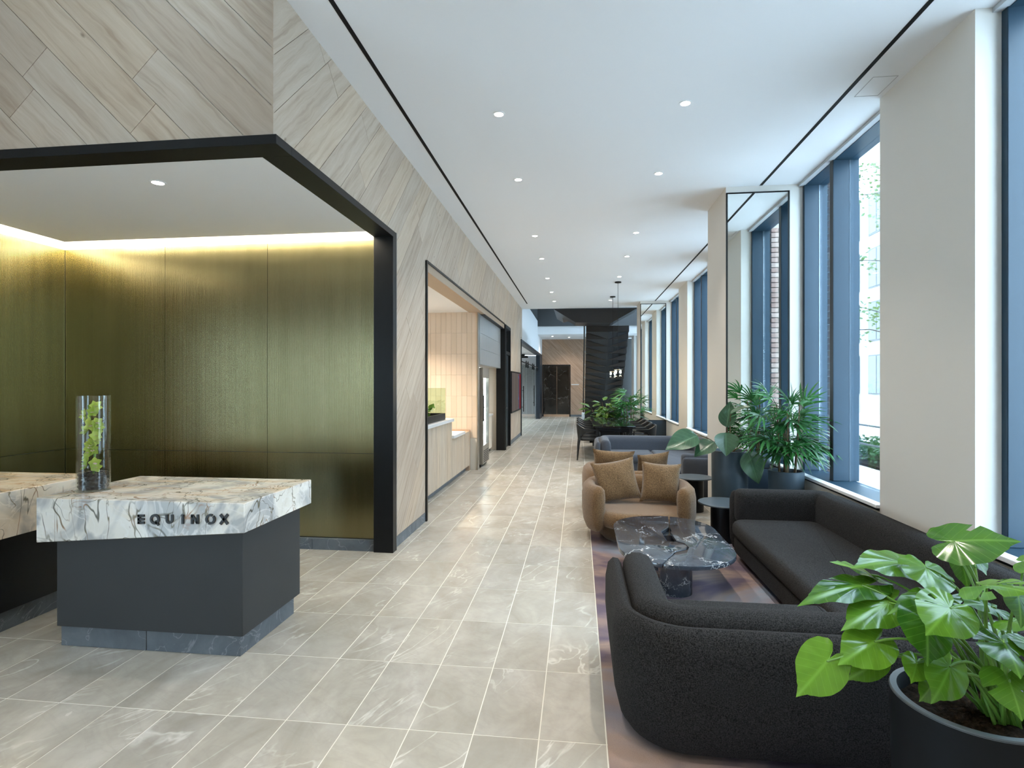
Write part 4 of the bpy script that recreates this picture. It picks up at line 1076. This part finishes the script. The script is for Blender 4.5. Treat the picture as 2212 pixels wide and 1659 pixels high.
struct('wall_cafe_far', MB().box(-5.1, -2.0, 13.46, 13.56, 0, 2.98), 'warmwall', 'warm end wall of the cafe')
TW = struct_root('wall_cafe_tile', (-3, 10.3, 0), 'cream glazed tile wall behind the cafe counter')
box(-5.1, -1.90, 10.312, 10.42, 0, 2.98).build('tile_backing', 'grout', TW)
def mat_glaze():
    g = NG('cream_glaze'); r = g.n('ObjectInfo').outputs['Random']; p = g.pos()
    c = g.ramp(r, [(0, (.70, .575, .45)), (1, (.78, .65, .525))])
    return g.done(g.pr(c, .14, normal=g.bump(g.noise(p, 9, 2), .06, .02), spec=.5))
M['glaze'] = mat_glaze(); M['glaze_grey'] = plain('grey_glaze', (.36, .375, .385), .25)
gme = box(0, .0985, 0, .012, 0, .396).mesh('wall_tile', bevel=.0015, seg=1)
for i in range(22):
    for j in range(6):
        o = link('wall_tile', gme, 'glaze', TW); o.location = (-1.90 - (i + 1) * .1005, 10.30, .60 + j * .398 - (.0 if i % 2 else .0))
struct('trim_10', box(-1.905, -1.885, 10.28, 10.43, 0, 2.98), 'steel', 'thin steel edge strip of the tile wall')
GB = struct_root('wall_cafe_bulkhead', (-2.1, 11.5, 2.0), 'grey tiled bulkhead over the fridge')
box(-2.60, -1.895, 10.43, 13.38, 2.0, 2.98).build('bulkhead_core', 'glaze_grey', GB)
qme = box(0, .010, 0, .295, 0, .30).mesh('wall_tile', bevel=.0015, seg=1)
for i in range(9):
    for j in range(3):
        o = link('wall_tile', qme, 'glaze_grey', GB); o.location = (-1.895, 10.50 + i * .30, 2.005 + j * .303)
struct('wall_cafe_alcove', box(-2.72, -2.62, 10.43, 13.4, 0, 2.06), 'warmwall', 'warm lit alcove wall behind the fridge')
for nm, y in (('first', 7.4), ('second', 9.0)): downlight(-3.1, y, 2.98, '%s cafe ceiling downlight, out of view' % nm, 190, 'cafe downlights', 130, (1, .86, .68))
downlight(-2.25, 12.4, 2.0, 'small downlight over the alcove beside the fridge', 9, 'cafe downlights', 120, (1, .84, .62))
# counter
CN = thing('cafe_counter', 'stepped cafe counter with pale ash slat front and white top', 'counter', (-2.3, 8.4, 0))
rg = random.Random(2)
y = 6.42
while y < 10.22:
    top = 1.02 if y < 8.68 else .74
    wdt = .094
    mb = box(-2.055, -2.035 + rg.uniform(0, .003), y + .0015, min(y + wdt, 10.24) - .0015, .10, top - .002); mb.uv = [(z_, y_ + 3) for x_, y_, z_ in mb.v]
    mb.build('slat', 'slat', CN); y += wdt
box(-2.75, -2.056, 6.42, 8.68, .10, 1.018).build('carcass', 'slat', CN); box(-2.75, -2.056, 8.682, 10.24, .10, .738).build('carcass', 'slat', CN)
box(-2.72, -2.10, 6.42, 10.24, 0, .10).build('toe_kick', 'bluestone', CN)
box(-2.80, -1.99, 6.42, 8.74, 1.02, 1.07).build('counter_top', 'quartz', CN, bevel=.004, seg=1)
box(-2.80, -1.99, 8.745, 9.62, .74, .79).build('counter_top', 'quartz', CN, bevel=.004, seg=1)
box(-2.75, -2.035, 10.17, 10.28, 0, .76).build('end_panel', 'brass', CN)
# trough and glass screen on the counter; leaves added in place of glass reflections
HT = thing('reflection_plant_trough', 'black trough with plants added for reflections in the counter glass screen', 'planter', (-2.4, 7.6, 1.07))
ht = MB().box(-2.62, -2.06, 6.9, 8.42, 1.07, 1.08).box(-2.62, -2.60, 6.9, 8.42, 1.08, 1.17).box(-2.08, -2.06, 6.9, 8.42, 1.08, 1.17).box(-2.60, -2.08, 6.9, 6.92, 1.08, 1.17).box(-2.60, -2.08, 8.40, 8.42, 1.08, 1.17)
ht.build('trough', 'black', HT); box(-2.60, -2.08, 6.92, 8.40, 1.08, 1.13).build('soil', 'soil', HT)
for k in range(110):
    b = Vector((rg.uniform(-2.52, -2.16), rg.uniform(7.05, 8.30), 1.13 + rg.random() * .16)); a = rg.uniform(0, 2 * PI); out = Vector((math.cos(a), math.sin(a), rg.uniform(.2, 1.6))).normalized()
    ovate_leaf(b, b + out * rg.uniform(.08, .15), Vector((-math.cos(a), -math.sin(a), 1.2)), .7, .2, .3, .02, k).build('leaf', 'croton', HT, smooth=True, angle=80)
gs = glassy('green_reflection_glass', (.80, .92, .80), .10); box(-2.62, -2.06, 8.43, 8.44, 1.07, 1.56).build('glass_screen', gs, HT)  # green tint puts the plant reflection into the pane colour
# display fridge
FG = thing('display_fridge', 'tall steel display fridge with brightly lit glass door', 'fridge', (-2.3, 10.95, 0))
fx0, fx1, fy0, fy1 = -2.50, -1.84, 10.56, 11.30
MB().box(fx0, fx1 - .03, fy0, fy0 + .03, .06, 1.94).box(fx0, fx1 - .03, fy1 - .03, fy1, .06, 1.94).box(fx0, fx0 + .03, fy0 + .03, fy1 - .03, .06, 1.94).box(fx0 + .03, fx1 - .03, fy0 + .03, fy1 - .03, .06, .36).box(fx0 + .03, fx1 - .03, fy0 + .03, fy1 - .03, 1.80, 1.94).build('cabinet', 'steel', FG)
box(fx0 + .02, fx1 - .05, fy0 + .02, fy1 - .02, 0, .06).build('foot', 'black', FG)
box(fx0 + .03, fx0 + .04, fy0 + .03, fy1 - .03, .36, 1.80).build('light_panel', 'fridge_glow', FG)
for z in (.62, .88, 1.14, 1.40, 1.62): box(fx0 + .04, fx1 - .06, fy0 + .03, fy1 - .03, z, z + .012).build('shelf', 'plate', FG)
btl = MB(); btl.lathe([(.026, 0), (.026, .13), (.012, .17), (.012, .20)], 10); bmm = btl.mesh('bottle', smooth=True)
for z, nm in ((.36, 'bottom'), (.632, 'second'), (.892, 'third'), (1.152, 'fourth'), (1.412, 'uppermost bottle')):
    for q in range(7):
        o = link('bottle', bmm, 'plate'); o.location = (fx1 - .12, fy0 + .09 + q * .09, z)
        tag(o, 'small white bottle on the %s shelf of the lit fridge' % nm, 'bottle', 'bottles inside the lit fridge')
dr_ = thing; door = MB().box(fx1 - .03, fx1, fy0, fy0 + .06, .36, 1.80).box(fx1 - .03, fx1, fy1 - .06, fy1, .36, 1.80).box(fx1 - .03, fx1, fy0 + .06, fy1 - .06, .36, .42).box(fx1 - .03, fx1, fy0 + .06, fy1 - .06, 1.74, 1.80)
dd_ = door.build('door', 'steel', FG); box(fx1 - .02, fx1 - .012, fy0 + .06, fy1 - .06, .42, 1.74).build('door_glass', 'clear', dd_)
box(fx1, fx1 + .02, fy0 + .012, fy0 + .022, .9, 1.4).build('handle', 'black', dd_)
box(fx0 + .04, fx1 - .06, fy1 - .04, fy1 - .03, .36, 1.80).build('light_panel', 'fridge_glow', FG)
box(fx1 - .03, fx1, fy0, fy1, 1.80, 1.94).build('header_panel', 'steel', FG); box(fx1 - .03, fx1, fy0, fy1, .06, .36).build('vent_panel', 'steel', FG)
for k in range(7): box(fx1, fx1 + .004, fy0 + .08, fy1 - .08, .09 + k * .035, .105 + k * .035).build('vent_slot', 'black', FG)
for nm, a in (('cafe_cabinet', 0),):
    t = thing('cafe_cabinet', 'low pale wood cabinet with white top beyond the fridge', 'cabinet', (-2.3, 12.2, 0))
    box(-2.60, -2.10, 11.32, 13.36, .08, .86).build('body', 'warmwall', t); box(-2.61, -2.07, 11.32, 13.36, .86, .90).build('worktop', 'quartz', t); box(-2.58, -2.14, 11.34, 13.34, 0, .08).build('toe_kick', 'black', t)

# dark door beyond the cafe
DR = struct_root('door_1', (XL, 13.9, 0), 'dark glazed door beside the cafe opening')
MB().box(XL - .12, XL + .03, 13.46, 13.52, 0, 3.08).box(XL - .12, XL + .03, 14.37, 14.43, 0, 3.08).box(XL - .12, XL + .03, 13.52, 14.37, 3.0, 3.08).box(XL - .12, XL + .02, 13.52, 14.37, 2.36, 2.44).build('door_frame', 'black', DR)
box(XL - .07, XL - .03, 13.53, 14.36, .01, 2.35).build('door_leaf', plain('door_dark', (.02, .028, .035), .3), DR)
box(XL - .06, XL - .05, 13.53, 14.36, 2.45, 2.99).build('transom_pane', 'pane', DR)
hd = MB().tube([(XL - .03, 13.62, 1.02), (XL + .02, 13.62, 1.02), (XL + .02, 13.76, 1.02)], .009, 8); hd.build('handle', 'steel', DR)
# wall screen
TV = thing('wall_screen', 'black framed digital screen on the oak wall showing a locker scene', 'screen', (XL, 15.7, 1.4))
MB().box(XL + .004, XL + .045, 14.50, 16.95, .84, 1.96).build('frame', 'black', TV)
def mat_screen():
    g = NG('screen_picture'); p = g.pos(); s_ = g.n('SeparateXYZ', Vector=p); y = s_.outputs[1]; z = s_.outputs[2]
    c = g.ramp(g.math('MULTIPLY', g.math('SUBTRACT', y, 14.5), .408), [(0, (.10, .085, .08)), (.36, (.13, .11, .10)), (.38, (.03, .025, .02)), (.40, (.12, .10, .09)), (.66, (.11, .095, .09)), (.74, (.06, .05, .10)), (.80, (.20, .03, .03)), (.90, (.14, .02, .02)), (.93, (.02, .02, .03))])
    m_ = g.ramp(g.noise(g.vmath('MULTIPLY', p, (1, 2, 3)), 2.4, 2), [(.55, 0.0), (.70, 1.0)])
    gate = g.ramp(g.math('MULTIPLY', g.math('SUBTRACT', y, 14.5), .408), [(.60, 0.0), (.68, .7), (.74, 0.0)])
    c = g.mix(g.math('MULTIPLY', m_, gate), c, (.10, .18, .45))
    return g.done(g.n('Emission', Color=c, Strength=.5).outputs[0])
M['screen'] = mat_screen(); box(XL + .045, XL + .048, 14.54, 16.91, .88, 1.92).build('display', 'screen', TV)

# ------------------------------------------------------------------ studio with sliding glass doors
O3 = MB().box(XL - .15, XL + .03, 17.2, 17.27, 0, 3.02).box(XL - .15, XL + .03, 17.27, 25.4, 2.92, 3.02).box(XL - .15, XL + .03, 25.4, 27.0, 0, 3.02)
struct('trim_11', O3, plain('navy_steel', (.012, .02, .03), .4, spec=.4), 'black steel portal round the sliding glass doors')
struct('wall_left_upper', MB().box(-2.0, XL, YE, 27.4, 3.02, 4.40), 'white', 'white wall above the sliding glass doors')
struct('trim_12', box(XL - .03, XL + .02, YE, 24.5, 4.40, 4.44), 'black', 'black edge on top of the white upper wall')
SD = struct_root('door_2', (XL, 21, 0), 'frameless sliding glass doors on a black rail')
MB().box(XL - .06, XL - .04, 17.3, 25.3, 2.33, 2.37).build('rail', 'black', SD)
for a, b_ in ((17.4, 19.9), (20.0, 22.6), (22.7, 25.2)):
    p_ = box(XL - .09, XL - .078, a, b_, .02, 2.30).build('door_panel', 'clear', SD)
    for q in (a + .3, b_ - .3):
        wh = MB(); wh.lathe([(.045, -.012), (.045, .012)], 16); o = wh.build('roller', 'black', SD); o.location = (XL - .05, q, 2.40); o.rotation_euler = (0, PI / 2, 0)
        box(XL - .078, XL - .03, q - .012, q + .012, 2.2, 2.4).build('hanger', 'black', SD)
for y_ in (18.3, 22.75):
    MB().tube([(XL - .02, y_, .70), (XL - .02, y_, 1.55)], .016, 8).build('handle', 'black', SD)
    for z in (.85, 1.4): MB().tube([(XL - .08, y_, z), (XL - .02, y_, z)], .010, 6).build('handle_standoff', 'black', SD)
struct('wall_studio', MB().box(-6.1, -6.0, 14.5, 27.4, 0, 3.2).box(-6.0, -2.0, 14.4, 14.5, 0, 3.2).box(-6.0, -1.95, 27.2, 27.4, 0, 3.0), plain('studio_grey', (.62, .66, .70), .5), 'pale grey studio walls behind the glass doors')
struct('ceiling_studio', MB().box(-6.0, -1.95, 14.5, 27.2, 3.02, 3.1), 'white', 'white studio ceiling')
for k in range(6):
    tag(box(-5.0, -2.3, 17.6 + k * 1.5, 17.75 + k * 1.5, 2.80, 2.9).build('ceiling_beam', 'black'), None, None, None, 'structure').name = 'trim_%d' % (20 + k)
for k, y_ in enumerate((18.2, 21.2, 24.2)): downlight(-3.6, y_, 3.02, '%s studio ceiling downlight seen through the glass doors' % ordn[k], 260, 'studio downlights', 150, (.92, .96, 1))
tag(box(-4.6, -4.1, 19.0, 22.5, 0, .8).build('studio_bench', 'dark_body', bevel=.01), 'low dark bench inside the glazed studio', 'bench')
# ------------------------------------------------------------------ far end
FW = struct_root('wall_far', (0, 27.4, 0), 'warm oak clad end wall')
box(-2.0, 2.9, 27.413, 27.6, 0, 6.5).build('wall_core', 'darkpanel', FW)
planks(FW, [(XL, .6, .10, 3.81)], lambda a, b, d: (a, 27.412 - d, b), -PI / 4, 'oak_far', wd=.30, ln=3.0, seed=8)
struct('baseboard_far', box(-.45, 2.5, 27.38, 27.40, 0, .10), 'bluestone', 'grey stone baseboard at the end wall')
DM = struct_root('door_3', (-1.1, 27.4, 0), 'black veined marble portal at the end wall')
box(-1.72, -1.08, 27.365, 27.395, .12, 2.5).build('marble_leaf', 'doormarble', DM, bevel=.003, seg=1); box(-1.06, -.46, 27.365, 27.395, .12, 2.5).build('marble_leaf', 'doormarble', DM, bevel=.003, seg=1)
MB().box(-1.78, -1.73, 27.35, 27.40, 0, 2.56).box(-.45, -.40, 27.35, 27.40, 0, 2.56).box(-1.73, -.45, 27.35, 27.40, 2.51, 2.56).build('door_frame', 'black', DM)
box(-1.72, -.46, 27.34, 27.40, 0, .11).build('threshold', 'brass', DM)
tag(box(-.36, .02, 27.385, 27.398, 1.56, 1.60).build('wall_sign', 'plate'), 'thin pale sign plate on the far oak wall', 'sign')
struct('ceiling_far', MB().box(-1.8, 2.9, 24.5, 27.4, 3.81, 4.16), 'white', 'white lower ceiling at the far end')
downlight(-.45, 26.2, 3.81, 'distant downlight near the end wall', 60, 'far downlights', 130)
downlight(-1.2, 25.6, 3.81, 'distant downlight near the marble portal', 40, 'far downlights', 130)
struct('wall_gallery', MB().box(-2.0, 2.9, 24.42, 24.5, 4.16, 6.6).box(-2.0, XL, YE, 24.5, 4.44, 6.6), 'darkpanel', 'dark grey upper gallery panels')
struct('ceiling_upper', box(-2.0, 2.9, YE - .3, 24.5, 6.6, 6.7), 'darkpanel', 'dark ceiling over the stair void')
struct('wall_upper_edge', box(-2.0, 2.9, YE - .05, YE, ZC + .02, 6.6), 'white', 'wall edge above the end of the ceiling')
# staircase: pleated black soffit rising towards the viewer
ST = thing('staircase', 'black faceted steel staircase with pleated underside', 'staircase', (.9, 21, 0))
NS = 16; ys0, zs = 23.7, .222; rn = .315
for i in range(NS):
    y0 = ys0 - i * rn; z0 = i * zs
    mb = MB(); pts = []
    for x, rdg in ((.25, 0), (1.0, 1), (1.66, 0)):
        lo0 = max(.0, z0 - .20) if rdg else z0; lo1 = z0 + zs - .20 if rdg else z0 + .03
        pts.append([(x, y0, lo0), (x, y0, z0 + zs), (x, y0 - rn, z0 + zs), (x, y0 - rn, max(lo1, lo0 + .005))])
    for s5 in pts: mb.v += s5
    for j in range(2):
        for k in range(4): mb.f.append((j * 4 + k, j * 4 + (k + 1) % 4, j * 4 + 4 + (k + 1) % 4, j * 4 + 4 + k))
    mb.f += [(0, 1, 2, 3), (11, 10, 9, 8)]
    mb.build('step', 'stairm', ST)
MB().prism([(-.79, 4.0), (-.10, 3.57), (1.0, 3.53), (1.84, 4.0)], 17.66, 18.72, 'y').build('landing', 'stairm', ST)
MB().prism([(-.79, 4.0), (-.55, 3.86), (-.1, 4.0)], 18.72, 20.4, 'y').build('landing_fold', 'stairm', ST)
gl_ = MB(); gl_.add([(.235, ys0, .05), (.235, ys0 - NS * rn, 3.60), (.235, ys0 - NS * rn, 4.5), (.235, ys0, 1.05), (.225, ys0, .05), (.225, ys0 - NS * rn, 3.60), (.225, ys0 - NS * rn, 4.5), (.225, ys0, 1.05)],
                    [(0, 1, 2, 3), (7, 6, 5, 4), (0, 4, 5, 1), (1, 5, 6, 2), (2, 6, 7, 3), (3, 7, 4, 0)]); gl_.build('glass_balustrade', 'clear', ST)
for i in range(2, NS, 2):
    wh = MB(); wh.lathe([(.025, -.02), (.025, .02)], 12); o = wh.build('stud', 'steel', ST); y0 = ys0 - i * rn; o.location = (.235, y0, i * zs + .10); o.rotation_euler = (0, PI / 2, 0)
MB().tube([(.20, ys0 + .3, .38), (.20, ys0 + .25, .9), (.20, ys0 - .4, 1.35), (.20, ys0 - NS * rn, 4.45)], .022, 8).build('handrail', 'black', ST)
box(.13, .36, ys0 + .05, ys0 + .5, 0, .38).build('newel_block', 'quartz', ST, bevel=.01)

# ------------------------------------------------------------------ street outside
struct('ground_street', box(2.92, 40, -20, 60, -.30, -.15), 'sidewalk', 'pale sunlit paving outside the windows')
FB = thing('street_building', 'pale office building across the street with tall windows', 'building', (17, 22, -.15))
box(17.0, 19.0, 2, 46, -.15, 13).build('wall', 'facade', FB)
for j in range(4):
    for i in range(14):
        y_ = 3 + i * 3.0; z = 1.0 + j * 3.1
        f1 = box(16.94, 17.0, y_, y_ + 1.9, z, z + 2.3).build('window', 'rail', FB)
        box(16.92, 16.94, y_ + .08, y_ + .92, z + .08, z + 2.22).build('pane', 'facade_glass', f1); box(16.92, 16.94, y_ + .98, y_ + 1.82, z + .08, z + 2.22).build('pane', 'facade_glass', f1)
def tree(lab, x, y, h, seed):
    t = thing('street_tree', lab, 'tree', (x, y, -.15), 'young street trees'); rg = random.Random(seed)
    tr_ = MB(); tr_.tube([(x, y, -.15), (x + .04, y, 1.2), (x - .03, y + .02, 2.6), (x + .05, y, h)], [.10, .085, .06, .02], 10)
    tips = []
    for k in range(26):
        z = rg.uniform(1.7, h * .95); a = rg.uniform(0, 2 * PI); l_ = (1.9 - .15 * z) * rg.uniform(.6, 1.0); e = Vector((x + math.cos(a) * l_, y + math.sin(a) * l_, z + l_ * rg.uniform(.1, .6)))
        tr_.tube([(x, y, z), ((x + e.x) / 2, (y + e.y) / 2, (z + e.z) / 2 + .1), tuple(e)], [.02, .012, .004], 5); tips.append((Vector((x, y, z)), e))
    tr_.build('trunk', 'bark', t, smooth=True)
    lf = MB()
    for k in range(1500):
        b, e = rg.choice(tips); p = b.lerp(e, rg.uniform(.3, 1.1)) + Vector((rg.gauss(0, .12), rg.gauss(0, .12), rg.gauss(0, .12))); a = rg.uniform(0, 2 * PI)
        d = Vector((math.cos(a), math.sin(a), rg.uniform(-.8, .3))).normalized(); s_ = d.cross(Vector((rg.gauss(0, 1), rg.gauss(0, 1), 1))).normalized(); L = rg.uniform(.06, .11)
        lf.add([p, p + d * L * .5 + s_ * L * .4, p + d * L, p + d * L * .5 - s_ * L * .4], [(0, 1, 2, 3)])
    tag(lf.build('foliage', 'tree_leaf', t), kind='stuff')
tree('young street tree with thin pale green foliage beyond the near window', 6.85, 12.6, 6.6, 3)
tree('second young street tree farther along the pavement', 7.0, 21.0, 6.4, 5)
tree('street tree level with the sofa, outside the near window', 6.9, 4.4, 6.5, 6)
for k, (lab, ya, yb) in enumerate((('low planting strip at the foot of the street tree', 11.2, 15.0), ('farther low planting strip along the pavement', 19.5, 23.5))):
    hd_ = MB(); rg = random.Random(40 + k)
    for q in range(1500):
        p = Vector((rg.uniform(6.2, 7.8), rg.uniform(ya, yb), -.12 + .42 * rg.random() ** .8)); a = rg.uniform(0, 2 * PI)
        d = Vector((math.cos(a), math.sin(a), rg.uniform(0, .9))).normalized(); s_ = d.cross(Vector((rg.gauss(0, 1), rg.gauss(0, 1), 1))).normalized(); L = rg.uniform(.07, .14)
        hd_.add([p, p + d * L * .5 + s_ * L * .35, p + d * L, p + d * L * .5 - s_ * L * .35], [(0, 1, 2, 3)])
    tt = thing('planting_strip', lab, 'shrubs', (7, (ya + yb) / 2, -.15), 'pavement planting'); tag(hd_.build('foliage', 'hedge', tt), kind='stuff'); box(6.1, 7.9, ya - .1, yb + .1, -.15, -.09).build('kerb', 'soil', tt)
RL = thing('street_railing', 'low black railing along the pavement planting', 'railing', (6.0, 14, -.15))
for z in (.35, .75): MB().tube([(6.0, 8.5, z), (6.0, 24, z)], .022, 6).build('rail', 'rail', RL)
for k in range(11): MB().tube([(6.0, 8.5 + k * 1.55, -.15), (6.0, 8.5 + k * 1.55, .78)], .022, 6).build('post', 'rail', RL)
